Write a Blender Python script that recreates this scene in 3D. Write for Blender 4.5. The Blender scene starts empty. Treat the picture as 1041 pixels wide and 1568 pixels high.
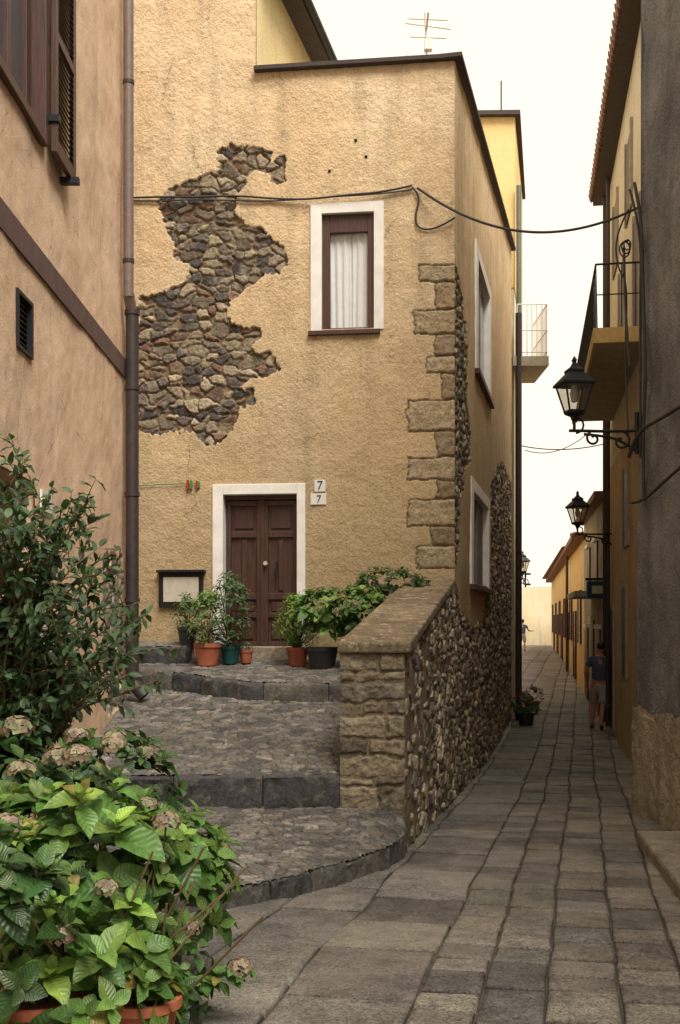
import bpy, math, random
import numpy as np
from mathutils import Vector
random.seed(7)
R=np.random.default_rng(7)
# ---- survey constants (camera eye at origin, looking along +Y; metres) ----
F=1700.; CX=521.; HZ=950.
def lin(r,g,b):
    f=lambda c:(c/255/12.92) if c/255<=.04045 else ((c/255+.055)/1.055)**2.4
    return (f(r),f(g),f(b),1)
GY=[-50,0,5.2,8,10,13.9,17,19,22,24,25.3,31.6,45,61,80,600]
GH=[1.85,1.85,1.9,2.03,2.1,2.28,2.4,2.42,2.37,2.29,2.26,2.1,1.75,1.6,1.6,1.6]
def gz(y): return -np.interp(y,GY,GH)
class Fr:
    def __init__(s,O,d,n=None):
        s.O=np.array(O,float); d=np.array(d,float); s.d=d/np.linalg.norm(d)
        s.n=np.array([s.d[1],-s.d[0]]) if n is None else np.array(n,float)
    def u(s,px):
        k=(px-CX)/F
        return (k*s.O[1]-s.O[0])/(s.d[0]-k*s.d[1])
    def z(s,px,py):
        return (HZ-py)/F*(s.O[1]+s.d[1]*s.u(px))
    def P(s,u,w,z):
        return (s.O[0]+s.d[0]*u+s.n[0]*w, s.O[1]+s.d[1]*u+s.n[1]*w, z)
FRONT=Fr((1.44,13.93),(.9925,-.122))
SIDE=Fr((1.44,13.93),(.2134,.977))
LEFT=Fr((-2.474,12.9),(-.0124,1))
PIL=Fr((0,10),(1,0))
W=Fr((0,0),(1,0),(0,1))
def poly_on(fr,pts): return [(fr.u(a),fr.z(a,b)) for a,b in pts]
TB={}
def tab(s):
    if s not in TB: TB[s]=np.random.default_rng(1000+s).random((256,256))
    return TB[s]
def vn(x,y,s=0):
    T=tab(s); xi=np.floor(x).astype(int); yi=np.floor(y).astype(int); xf=x-xi; yf=y-yi
    xf=xf*xf*(3-2*xf); yf=yf*yf*(3-2*yf)
    g=lambda a,b:T[a%256,b%256]
    return (g(xi,yi)*(1-xf)+g(xi+1,yi)*xf)*(1-yf)+(g(xi,yi+1)*(1-xf)+g(xi+1,yi+1)*xf)*yf
def fbm(x,y,s=0,o=4):
    r=0;a=.5;t=0
    for i in range(o):
        r=r+a*vn(x*2**i,y*2**i,s+i*7); t+=a; a*=.55
    return r/t
def voro(a,b,s,jit=.85,pw=2):
    ai=np.floor(a).astype(int); bi=np.floor(b).astype(int)
    F1=np.full(a.shape,9.);F2=np.full(a.shape,9.);r1=np.zeros(a.shape);r2=np.zeros(a.shape)
    A,B,C,D=tab(s+50),tab(s+51),tab(s+52),tab(s+53)
    for i in (-2,-1,0,1,2):
        for j in (-1,0,1):
            ci=ai+i; cj=bi+j
            x=ci+.5+(cj%2)*.5+(A[ci%256,cj%256]-.5)*jit; y=cj+.5+(B[ci%256,cj%256]-.5)*jit
            wgt=.8+.45*D[ci%256,cj%256]
            d=(np.abs(x-a)**pw+np.abs(y-b)**pw)**(1/pw)*wgt
            c=d<F1
            F2=np.where(c,F1,np.minimum(F2,d))
            r1=np.where(c,C[ci%256,cj%256],r1); r2=np.where(c,D[ci%256,cj%256],r2)
            F1=np.where(c,d,F1)
    return F1,F2,r1,r2
def pip(U,V,poly):
    c=np.zeros(U.shape,bool); n=len(poly)
    for i in range(n):
        x1,y1=poly[i];x2,y2=poly[(i+1)%n]
        k=((y1>V)!=(y2>V))
        with np.errstate(all='ignore'):
            c^= k&(U<(x2-x1)*(V-y1)/((y2-y1) if y2!=y1 else 1e-9)+x1)
    return c
def ss(e0,e1,x):
    t=np.clip((x-e0)/(e1-e0),0,1); return t*t*(3-2*t)
def palette(r,cols):
    c=np.array([lin(*k)[:3] for k in cols]); t=np.clip(r,0,.9999)*len(cols)
    i=t.astype(int); return c[i]
# ---- materials ----
def newmat(name):
    m=bpy.data.materials.new(name); m.use_nodes=True; nt=m.node_tree
    return m,nt,nt.nodes['Principled BSDF']
def nd(nt,t,**k):
    n=nt.nodes.new(t)
    for a,b in k.items(): setattr(n,a,b)
    return n
def put(nt,sock,v):
    if isinstance(v,(int,float,tuple,list)): sock.default_value=v
    else: nt.links.new(v,sock)
def mixc(nt,f,a,b,bl='MIX'):
    n=nd(nt,'ShaderNodeMix',data_type='RGBA',blend_type=bl)
    put(nt,n.inputs[0],f);put(nt,n.inputs[6],a);put(nt,n.inputs[7],b); return n.outputs[2]
def math_(nt,op,a,b=0,c=0):
    n=nd(nt,'ShaderNodeMath',operation=op); put(nt,n.inputs[0],a);put(nt,n.inputs[1],b);put(nt,n.inputs[2],c); return n.outputs[0]
def rng_(nt,v,a,b,c=0.,d=1.):
    n=nd(nt,'ShaderNodeMapRange'); put(nt,n.inputs[0],v)
    for i,x in enumerate((a,b,c,d)): n.inputs[i+1].default_value=x
    return n.outputs[0]
def coord(nt,sc=(1,1,1)):
    t=nd(nt,'ShaderNodeTexCoord'); 
    if sc==(1,1,1): return t.outputs['Object']
    m=nd(nt,'ShaderNodeMapping'); m.inputs['Scale'].default_value=sc
    nt.links.new(t.outputs['Object'],m.inputs[0]); return m.outputs[0]
def noise(nt,co,sc,det=3,ro=.55):
    n=nd(nt,'ShaderNodeTexNoise'); nt.links.new(co,n.inputs['Vector']); n.inputs['Scale'].default_value=sc
    n.inputs['Detail'].default_value=det; n.inputs['Roughness'].default_value=ro; return n.outputs[0]
def bump(nt,h,st,dist,bs):
    b=nd(nt,'ShaderNodeBump'); b.inputs['Strength'].default_value=st; b.inputs['Distance'].default_value=dist
    put(nt,b.inputs['Height'],h)
    nt.links.new(b.outputs[0],bs.inputs['Normal']); return b.outputs[0]
def attr(nt,n):
    a=nd(nt,'ShaderNodeAttribute'); a.attribute_name=n; return a
def grey(nt,v,):
    c=nd(nt,'ShaderNodeCombineColor')
    for i in range(3): nt.links.new(v,c.inputs[i])
    return c.outputs[0]
def plaster(name,c1,c2,c3=None,sc=42,bs=.55,dist=.02,masked=False,zst=None,stk=.5):
    m,nt,b=newmat(name); co=coord(nt)
    n1=noise(nt,co,.9,4,.6)
    col=mixc(nt,rng_(nt,n1,.38,.62),c1,c2)
    st=noise(nt,coord(nt,(2.2,2.2,.28)),1.6,3,.6)
    col=mixc(nt,rng_(nt,st,.48,.72,0,stk),col,c3 or tuple(x*.55 for x in c1[:3])+(1,))
    bl=noise(nt,co,5,3,.65)
    col=mixc(nt,rng_(nt,bl,.52,.72,0,.3),col,tuple(min(.85,x*1.25) for x in c2[:3])+(1,))
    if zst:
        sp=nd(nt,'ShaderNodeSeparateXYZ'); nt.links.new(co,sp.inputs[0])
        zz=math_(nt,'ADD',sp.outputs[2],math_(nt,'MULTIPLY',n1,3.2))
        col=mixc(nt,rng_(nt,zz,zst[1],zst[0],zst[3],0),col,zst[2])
    fn=noise(nt,co,sc,2,.6)
    col=mixc(nt,1.,col,grey(nt,rng_(nt,fn,.3,.7,.78,1.14)),'MULTIPLY')
    h=fn
    if masked:
        v=nd(nt,'ShaderNodeTexVoronoi',feature='DISTANCE_TO_EDGE'); v.inputs['Scale'].default_value=.75
        va=nd(nt,'ShaderNodeVectorMath',operation='ADD'); nt.links.new(co,va.inputs[0]); nt.links.new(grey(nt,math_(nt,'MULTIPLY',bl,.45)),va.inputs[1]); nt.links.new(va.outputs[0],v.inputs['Vector'])
        ck=math_(nt,'MULTIPLY',rng_(nt,v.outputs['Distance'],.0,.007,.6,0),rng_(nt,st,.46,.56,0,1))
        col=mixc(nt,ck,col,lin(80,62,44))
        a=attr(nt,'Col'); mk=attr(nt,'mask').outputs['Fac']
        s1=noise(nt,co,24,4,.7)
        sc_=mixc(nt,1.,a.outputs['Color'],grey(nt,rng_(nt,s1,.3,.7,.55,1.45)),'MULTIPLY')
        sc_=mixc(nt,rng_(nt,bl,.5,.72,0,.5),sc_,lin(176,164,142))
        col=mixc(nt,mk,col,sc_)
        h=math_(nt,'ADD',h,math_(nt,'MULTIPLY',math_(nt,'MULTIPLY',s1,mk),1.5))
    put(nt,b.inputs['Base Color'],col); b.inputs['Roughness'].default_value=.92; b.inputs['Specular IOR Level'].default_value=.2
    bump(nt,h,bs,dist,b); return m
def stonemat(name,sc=22,bs=.6,dist=.012,rough=.8,lichen=None,spec=.3,pits=False):
    m,nt,b=newmat(name); co=coord(nt); a=attr(nt,'Col').outputs['Color']
    s1=noise(nt,co,sc,5,.75); s2=noise(nt,co,sc*.16,3,.6)
    c=mixc(nt,1.,a,grey(nt,rng_(nt,s1,.32,.7,.5,1.45)),'MULTIPLY')
    c=mixc(nt,1.,c,grey(nt,rng_(nt,s2,.3,.7,.68,1.28)),'MULTIPLY')
    h=math_(nt,'ADD',s1,s2)
    if pits:
        s3=noise(nt,co,75,1,.5); s4=noise(nt,co,.9,4,.6)
        c=mixc(nt,rng_(nt,s3,.56,.66,0,.55),c,lin(52,47,42)); c=mixc(nt,rng_(nt,s4,.45,.68,0,.45),c,lin(172,162,146))
        h=math_(nt,'SUBTRACT',h,rng_(nt,s3,.55,.68,0,.5))
    if lichen: c=mixc(nt,rng_(nt,noise(nt,co,9,4,.7),.54,.66,0,.6),c,lichen)
    put(nt,b.inputs['Base Color'],c); b.inputs['Roughness'].default_value=rough; b.inputs['Specular IOR Level'].default_value=spec
    bump(nt,h,bs,dist,b); return m
def simple(name,c,rough=.6,metal=0,var=.15,sc=14,bs=.1,spec=.4):
    m,nt,b=newmat(name); co=coord(nt); n=noise(nt,co,sc,3,.6)
    col=mixc(nt,1.,c,grey(nt,rng_(nt,n,.3,.7,1-var,1+var)),'MULTIPLY')
    put(nt,b.inputs['Base Color'],col); b.inputs['Roughness'].default_value=rough; b.inputs['Metallic'].default_value=metal
    b.inputs['Specular IOR Level'].default_value=spec
    if bs>.15: bump(nt,n,bs,.01,b)
    return m
def wood(name,c):
    m,nt,b=newmat(name); n=noise(nt,coord(nt,(18,18,1.2)),3,4,.6)
    col=mixc(nt,rng_(nt,n,.3,.7),tuple(x*.55 for x in c[:3])+(1,),tuple(x*1.35 for x in c[:3])+(1,))
    put(nt,b.inputs['Base Color'],col); b.inputs['Roughness'].default_value=.5; bump(nt,n,.25,.006,b); return m
def leafmat(name,tr=.25,rough=.4):
    m,nt,b=newmat(name); a=attr(nt,'Col').outputs['Color']
    uv=nd(nt,'ShaderNodeUVMap'); sp=nd(nt,'ShaderNodeSeparateXYZ'); nt.links.new(uv.outputs[0],sp.inputs[0])
    av=math_(nt,'ABSOLUTE',sp.outputs[1])
    rib=rng_(nt,av,.0,.09,1,0)
    ve=math_(nt,'SINE',math_(nt,'MULTIPLY',math_(nt,'SUBTRACT',sp.outputs[0],math_(nt,'MULTIPLY',av,.22)),48))
    vv=rng_(nt,ve,.75,1,0,.35); f=math_(nt,'MAXIMUM',rib,vv)
    n=noise(nt,coord(nt),22,2,.6)
    c=mixc(nt,1.,a,grey(nt,rng_(nt,n,.3,.7,.7,1.3)),'MULTIPLY')
    c2=mixc(nt,1.,c,(1.7,1.5,1.5,1),'MULTIPLY'); c=mixc(nt,math_(nt,'MULTIPLY',f,.5),c,c2)
    put(nt,b.inputs['Base Color'],c); b.inputs['Roughness'].default_value=rough; b.inputs['Specular IOR Level'].default_value=.45
    bump(nt,math_(nt,'MULTIPLY',ve,-1),.3,.004,b)
    t=nd(nt,'ShaderNodeBsdfTranslucent'); put(nt,t.inputs[0],mixc(nt,1.,c,(1.4,1.5,.8,1),'MULTIPLY'))
    mx=nd(nt,'ShaderNodeMixShader'); mx.inputs[0].default_value=tr
    out=nt.nodes['Material Output']; nt.links.new(b.outputs[0],mx.inputs[1]); nt.links.new(t.outputs[0],mx.inputs[2]); nt.links.new(mx.outputs[0],out.inputs[0])
    return m
def glassmat(name,c=(.5,.55,.6,1),gl=.15):
    m,nt,b=newmat(name); out=nt.nodes['Material Output']
    g=nd(nt,'ShaderNodeBsdfGlossy'); g.inputs['Roughness'].default_value=.05
    t=nd(nt,'ShaderNodeBsdfTransparent'); put(nt,t.inputs[0],c)
    n=noise(nt,coord(nt),3); put(nt,g.inputs['Roughness'],rng_(nt,n,.3,.7,.02,.12))
    mx=nd(nt,'ShaderNodeMixShader'); mx.inputs[0].default_value=gl
    nt.links.new(t.outputs[0],mx.inputs[1]); nt.links.new(g.outputs[0],mx.inputs[2]); nt.links.new(mx.outputs[0],out.inputs[0]); return m

M={}
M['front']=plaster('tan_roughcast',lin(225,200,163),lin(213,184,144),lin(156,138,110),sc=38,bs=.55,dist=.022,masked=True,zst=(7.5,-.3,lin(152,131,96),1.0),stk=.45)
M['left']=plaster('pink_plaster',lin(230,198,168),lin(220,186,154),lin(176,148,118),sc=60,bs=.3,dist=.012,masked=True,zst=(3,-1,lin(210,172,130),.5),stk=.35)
M['yellow']=plaster('yellow_plaster',lin(234,202,142),lin(226,190,126),sc=50,bs=.3)
M['cream']=plaster('cream_plaster',lin(232,219,190),lin(224,206,170),sc=50,bs=.3)
M['wing']=plaster('pale_yellow_plaster',lin(240,220,170),lin(232,208,154),sc=50,bs=.3,stk=.2)
M['orange']=plaster('orange_plaster',lin(222,192,146),lin(206,172,126),sc=50,bs=.3)
M['tanlow']=plaster('old_tan_plaster',lin(188,174,148),lin(156,143,120),lin(104,96,84),sc=30,bs=.8,dist=.03)
M['gray']=plaster('gray_cement_render',lin(138,135,133),lin(108,106,105),lin(76,74,74),sc=32,bs=.9,dist=.03)
M['stone']=stonemat('field_stone')
M['cobble']=stonemat('cobble_stone',sc=36,bs=.5,dist=.008,rough=.75)
M['slab']=stonemat('paving_stone',sc=32,bs=.9,dist=.016,rough=.68,spec=.35,pits=True)
M['kerb']=stonemat('basalt_kerb',sc=30,bs=.9,dist=.016,rough=.75,lichen=lin(124,117,104))
M['cap']=stonemat('capstone',sc=24,bs=.6,dist=.012,lichen=lin(195,175,135))
M['white']=simple('white_paint',lin(236,231,222),.75,var=.1,sc=5)
M['door']=wood('dark_brown_wood',lin(74,46,36))
M['frame']=wood('brown_window_wood',lin(76,46,36))
M['iron']=simple('black_iron',(.018,.018,.02,1),.5,.3)
M['cable']=simple('cable_rubber',(.05,.045,.04,1),.7)
M['pipe']=simple('painted_pipe',lin(64,55,53),.45,.1)
M['pipel']=simple('upper_painted_pipe',lin(120,102,95),.5,.1)
M['pipeg']=simple('green_grey_pipe',lin(105,110,102),.5,.2)
M['band']=simple('brown_painted_band',lin(98,76,69),.85,var=.2,sc=5)
M['dark']=simple('dark_interior',(.012,.011,.01,1),.9)
M['terra']=simple('terracotta',lin(158,88,62),.8,var=.25,sc=8)
M['blackpot']=simple('black_plastic_pot',(.025,.025,.026,1),.45)
M['greenpot']=simple('green_pot',lin(30,75,70),.35)
M['soil']=simple('soil',(.03,.02,.014,1),.95,sc=60,bs=.8)
M['ceramic']=simple('ceramic_tile',lin(225,222,212),.3,var=.05)
M['ink']=simple('dark_ink',(.03,.04,.08,1),.5)
M['steel']=simple('brushed_steel_panel',lin(205,195,178),.45,.2,var=.1)
M['leaf']=leafmat('leaf')
M['stem']=simple('stem_bark',lin(96,78,52),.8)
M['curtain']=simple('white_curtain',(.82,.81,.79,1),.9,var=.04)
M['glass']=glassmat('window_glass',(.95,.96,.97,1),.06)
M['lampglass']=glassmat('lamp_glass',(.85,.82,.75,1),.25)
M['pane']=simple('dark_glass_pane',(.05,.055,.06,1),.08,0,spec=.9)
M['grayshut']=simple('grey_shutter',lin(120,118,112),.6)
M['roof']=simple('dark_roof_edge',lin(70,60,55),.8,sc=9,bs=.4)
M['tile']=simple('roof_tile',lin(120,86,66),.85,var=.35,sc=7,bs=.4)
M['concrete']=simple('concrete',lin(166,156,138),.85,var=.2,sc=6,bs=.3)
M['balc']=simple('ochre_balcony_edge',lin(210,182,122),.8,var=.15)
M['signblue']=simple('blue_sign',lin(40,62,92),.4)
M['ground']=stonemat('ground_dirt',sc=14,bs=.5,dist=.02,rough=.85)
M['skin']=simple('skin',lin(180,126,98),.55,var=.06)
M['navy']=simple('slate_tshirt',lin(82,90,112),.9,var=.2)
M['shorts']=simple('grey_shorts',lin(168,160,146),.9,var=.15)
M['hair']=simple('dark_hair',(.02,.016,.012,1),.6)
M['shoe']=simple('dark_shoe',(.03,.026,.024,1),.6)
M['red']=simple('red_petal',lin(170,40,40),.6)
M['pegg']=simple('peg_plastic',lin(60,140,60),.4)

# ---- object helpers ----
coll=bpy.context.scene.collection
def empty(name,loc=(0,0,0)):
    e=bpy.data.objects.new(name,None); coll.objects.link(e); e.empty_display_size=.1; return e
def link(name,me,parent=None):
    o=bpy.data.objects.new(name,me); coll.objects.link(o)
    if parent: o.parent=parent
    return o
def npmesh(name,V,Fq,mat,cols=None,mask=None,smooth=True,parent=None):
    me=bpy.data.meshes.new(name); nv=len(V); nf=len(Fq); k=Fq.shape[1]
    me.vertices.add(nv); me.vertices.foreach_set('co',np.ascontiguousarray(V,dtype=np.float32).ravel())
    me.loops.add(nf*k); me.loops.foreach_set('vertex_index',Fq.astype(np.int32).ravel())
    me.polygons.add(nf); me.polygons.foreach_set('loop_start',np.arange(0,nf*k,k,dtype=np.int32))
    me.polygons.foreach_set('loop_total',np.full(nf,k,dtype=np.int32))
    me.polygons.foreach_set('use_smooth',np.full(nf,smooth,dtype=bool))
    me.update(calc_edges=True); me.validate()
    if cols is not None:
        a=me.color_attributes.new('Col','FLOAT_COLOR','POINT')
        c=np.ones((nv,4),np.float32); c[:,:3]=cols; a.data.foreach_set('color',c.ravel())
    if mask is not None:
        a=me.attributes.new('mask','FLOAT','POINT'); a.data.foreach_set('value',mask.astype(np.float32).ravel())
    me.materials.append(mat)
    return link(name,me,parent)
def gridmesh(name,P,keep,mat,col,mask=None,parent=None):
    nu,nv=P.shape[:2]; idx=np.arange(nu*nv).reshape(nu,nv)
    f=np.stack([idx[:-1,:-1],idx[1:,:-1],idx[1:,1:],idx[:-1,1:]],-1)
    f=f[keep[:-1,:-1]&keep[1:,1:]&keep[1:,:-1]&keep[:-1,1:]]
    used=np.zeros(nu*nv,bool); used[f.ravel()]=True; rem=np.cumsum(used)-1
    return npmesh(name,P.reshape(-1,3)[used],rem[f],mat,col.reshape(-1,3)[used],None if mask is None else mask.ravel()[used],parent=parent)
def sheet(name,fr,u0,u1,z0,z1,du,dz,field,keepf,mat,parent=None):
    us=np.linspace(u0,u1,int((u1-u0)/du)+1); zs=np.linspace(z0,z1,int((z1-z0)/dz)+1)
    U,Z=np.meshgrid(us,zs,indexing='ij'); w,mask,col=field(U,Z)
    P=np.stack([fr.O[0]+fr.d[0]*U+fr.n[0]*w,fr.O[1]+fr.d[1]*U+fr.n[1]*w,Z],-1)
    return gridmesh(name,P,keepf(U,Z),mat,col,mask,parent)
class MB:
    def __init__(s): s.v=[];s.f=[];s.m=[];s.mats=[];s.c=[]
    def mi(s,mat):
        mat=M[mat] if isinstance(mat,str) else mat
        if mat not in s.mats: s.mats.append(mat)
        return s.mats.index(mat)
    def add(s,v,f,mat,col=(.3,.3,.3)):
        b=len(s.v); s.v+= [tuple(x) for x in v]; s.c+=[col]*len(v)
        k=s.mi(mat)
        for q in f: s.f.append(tuple(b+i for i in q)); s.m.append(k)
    def box(s,fr,u0,u1,w0,w1,z0,z1,mat,col=(.3,.3,.3)):
        v=[fr.P(u,w,z) for z in (z0,z1) for w in (w0,w1) for u in (u0,u1)]
        s.add(v,[(0,1,3,2),(4,6,7,5),(0,4,5,1),(2,3,7,6),(0,2,6,4),(1,5,7,3)],mat,col)
    def prism(s,pts,z0,z1,mat,col=(.3,.3,.3)):
        n=len(pts); z0=z0 if hasattr(z0,'__len__') else [z0]*n; z1=z1 if hasattr(z1,'__len__') else [z1]*n
        v=[(p[0],p[1],z0[i]) for i,p in enumerate(pts)]+[(p[0],p[1],z1[i]) for i,p in enumerate(pts)]
        f=[tuple(range(n))[::-1],tuple(range(n,2*n))]+[(i,(i+1)%n,n+(i+1)%n,n+i) for i in range(n)]
        s.add(v,f,mat,col)
    def cyl(s,p0,p1,r0,r1,mat,n=12,cap=True,col=(.3,.3,.3)):
        p0=Vector(p0);p1=Vector(p1); d=(p1-p0).normalized(); a=d.orthogonal().normalized(); b=d.cross(a)
        v=[]
        for p,r in ((p0,r0),(p1,r1)):
            for i in range(n):
                t=2*math.pi*i/n; v.append(p+a*math.cos(t)*r+b*math.sin(t)*r)
        f=[(i,(i+1)%n,n+(i+1)%n,n+i) for i in range(n)]
        if cap: f+=[tuple(range(n))[::-1],tuple(range(n,2*n))]
        s.add(v,f,mat,col)
    def lathe(s,c,prof,mat,n=20,sq=False,rot=0,col=(.3,.3,.3)):
        v=[];k=len(prof)
        for r,z in prof:
            for i in range(n):
                t=2*math.pi*i/n+rot; v.append((c[0]+r*math.cos(t),c[1]+r*math.sin(t),c[2]+z))
        f=[(j*n+i,j*n+(i+1)%n,(j+1)*n+(i+1)%n,(j+1)*n+i) for j in range(k-1) for i in range(n)]
        s.add(v,f,mat,col)
    def build(s,name,parent=None,smooth=False,bevel=0):
        me=bpy.data.meshes.new(name); me.from_pydata(s.v,[],s.f)
        for m in s.mats: me.materials.append(m)
        me.polygons.foreach_set('material_index',s.m)
        import bmesh
        bm=bmesh.new(); bm.from_mesh(me); bmesh.ops.recalc_face_normals(bm,faces=bm.faces); bm.to_mesh(me); bm.free()
        a=me.color_attributes.new('Col','FLOAT_COLOR','POINT')
        c=np.ones((len(s.v),4),np.float32); c[:,:3]=np.array(s.c)[:,:3]; a.data.foreach_set('color',c.ravel())
        o=link(name,me,parent)
        if smooth:
            me.polygons.foreach_set('use_smooth',[True]*len(me.polygons))
            try: me.set_sharp_from_angle(angle=math.radians(40))
            except Exception: pass
        if bevel:
            b=o.modifiers.new('bevel','BEVEL'); b.width=bevel; b.segments=2; b.limit_method='ANGLE'
        return o
def curve(name,pts,r,mat,parent=None,smooth=True):
    cu=bpy.data.curves.new(name,'CURVE'); cu.dimensions='3D'; cu.bevel_depth=r; cu.bevel_resolution=2
    sp=cu.splines.new('NURBS' if smooth and len(pts)>3 else 'POLY'); sp.points.add(len(pts)-1)
    for i,p in enumerate(pts): sp.points[i].co=(*p,1)
    if smooth and len(pts)>3: sp.use_endpoint_u=True; sp.order_u=3
    cu.materials.append(M[mat]); return link(name,cu,parent)
def sag(p,q,s,n=14):
    p=np.array(p);q=np.array(q)
    return [tuple(p+(q-p)*t+np.array([0,0,-4*s*t*(1-t)])) for t in np.linspace(0,1,n)]

# ================= GROUND =================
def mkground():
    ys=np.array([-60,-20,0,2]+list(np.arange(3,34,.5))+[36,40,45,50,55,61,70,80,120,200,400,600.]); xs=np.array([-400,-100,-30,-10,-5,-3,-1,0,1,2,3,4,5,7,10,15,30,100,400.])
    X,Y=np.meshgrid(xs,ys,indexing='ij'); Z=gz(Y)
    col=np.ones(X.shape+(3,))*np.array(lin(78,71,62)[:3])
    gridmesh('ground',np.stack([X,Y,Z],-1),np.ones(X.shape,bool),M['ground'],col)
mkground()
sd=np.array([.2134,.977]); sp_=np.array([.977,-.2134])
def paving():
    V=[];Fc=[];C=[]
    r=random.Random(3)
    t=-6.2
    while t<6.5:
        coarse=t<-1.0
        wd=r.uniform(.45,.7) if coarse else r.uniform(.27,.37)
        strip=(not coarse) and abs(t+wd/2-.55)<.17
        s=1.2+r.uniform(0,.6)
        while s<75:
            L=r.uniform(.5,1.1) if coarse else r.choice([r.uniform(.26,.42),r.uniform(.38,.62)])
            if strip: L=r.uniform(.5,.8)
            if s>26: L*=1.4
            j=.005 if coarse else .0065
            jt=.03 if coarse else .014
            c0=[(s+j,t+j),(s+L*.5,t+j),(s+L-j,t+j),(s+L-j,t+wd-j),(s+L*.5,t+wd-j),(s+j,t+wd-j)]
            pts=[]
            for (a,b) in c0:
                a2=a+(vn(np.array(a*2.3),np.array(b*2.3),5)-.5)*jt*2+(vn(np.array(a*.5),np.array(b*.9),6)-.5)*.1; b2=b+(vn(np.array(a*2.1),np.array(b*.7),9)-.5)*jt*2+(vn(np.array(a*.35),np.array(b*.4),8)-.5)*.05
                pts.append((float(a2)+r.uniform(-.004,.004),float(b2)+r.uniform(-.004,.004)))
            ca=sum(p[0] for p in pts)/6; cb=sum(p[1] for p in pts)/6
            h=.02+r.uniform(-.006,.006); tl=[r.uniform(-.005,.005) for _ in range(6)]
            v=r.uniform(.74,1.12)*(1.12 if strip else 1); base=lin(*r.choice([(134,128,119),(128,121,111),(122,118,112),(138,130,117),(114,108,102)]))
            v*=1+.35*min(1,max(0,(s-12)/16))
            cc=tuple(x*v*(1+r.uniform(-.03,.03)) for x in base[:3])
            b0=len(V)
            def ring(ins,z,k):
                for i,(a,b) in enumerate(pts):
                    n=r.uniform(.5,1.8)
                    ax_=0 if abs(a-ca)<L*.2 else (ins*n if a<ca else -ins*n)
                    aa=a+ax_; bb=b+(ins*n if b<cb else -ins*n)
                    p=sd*aa+sp_*bb
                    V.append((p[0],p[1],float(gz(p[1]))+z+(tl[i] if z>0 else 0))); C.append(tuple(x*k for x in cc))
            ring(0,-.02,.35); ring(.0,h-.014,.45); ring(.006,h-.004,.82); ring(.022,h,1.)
            for q in range(3):
                for i in range(6): Fc.append((b0+q*6+i,b0+q*6+(i+1)%6,b0+(q+1)*6+(i+1)%6,b0+(q+1)*6+i))
            Fc.append((b0+18,b0+19,b0+22,b0+23)); Fc.append((b0+19,b0+20,b0+21,b0+22))
            s+=L
        t+=wd
    Fa=np.array(Fc)[:,::-1]
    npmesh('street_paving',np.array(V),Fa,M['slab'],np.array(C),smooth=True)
paving()

# ================= MAIN HOUSE =================
house=empty('plaster_corner_house')
patch=poly_on(FRONT,[(240,300),(262,285),(300,275),(335,258),(333,235),(355,220),(385,222),(410,233),(414,245),(434,246),(442,262),(438,280),(424,284),(412,266),(400,260),(386,266),(376,280),(362,300),(358,322),(374,345),(404,350),(412,363),(430,376),(436,402),(428,416),(402,422),(384,434),(368,448),(352,462),(348,486),(365,498),(400,498),(400,515),(390,530),(390,543),(416,543),(428,558),(420,574),(397,580),(374,587),(364,593),(388,602),(386,620),(364,628),(358,642),(354,662),(322,682),(302,670),(296,660),(262,658),(238,664),(205,657),(196,640),(201,560),(206,510),(218,492),(210,470),(218,452),(252,447),(282,432),(287,412),(267,396),(272,380),(260,356),(250,330),(234,312)])
qy=[405,432,474,512,545,572,612,660,700,735,764,806,836,872]
ql=[640,664,636,668,652,676,623,668,624,668,624,660,640]
Qu=[FRONT.u(x) for x in ql]; Qz=[FRONT.z(660,y) for y in qy]
WIN=(FRONT.u(492),FRONT.u(574),FRONT.z(530,503),FRONT.z(530,325))
DOOR=(FRONT.u(341),FRONT.u(457),-.5,FRONT.z(400,755))
U393=FRONT.u(393)
pal_front=[(142,128,110),(108,98,90),(156,141,117),(128,102,86),(94,88,85),(168,152,127),(120,108,93),(84,79,75)]
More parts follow.
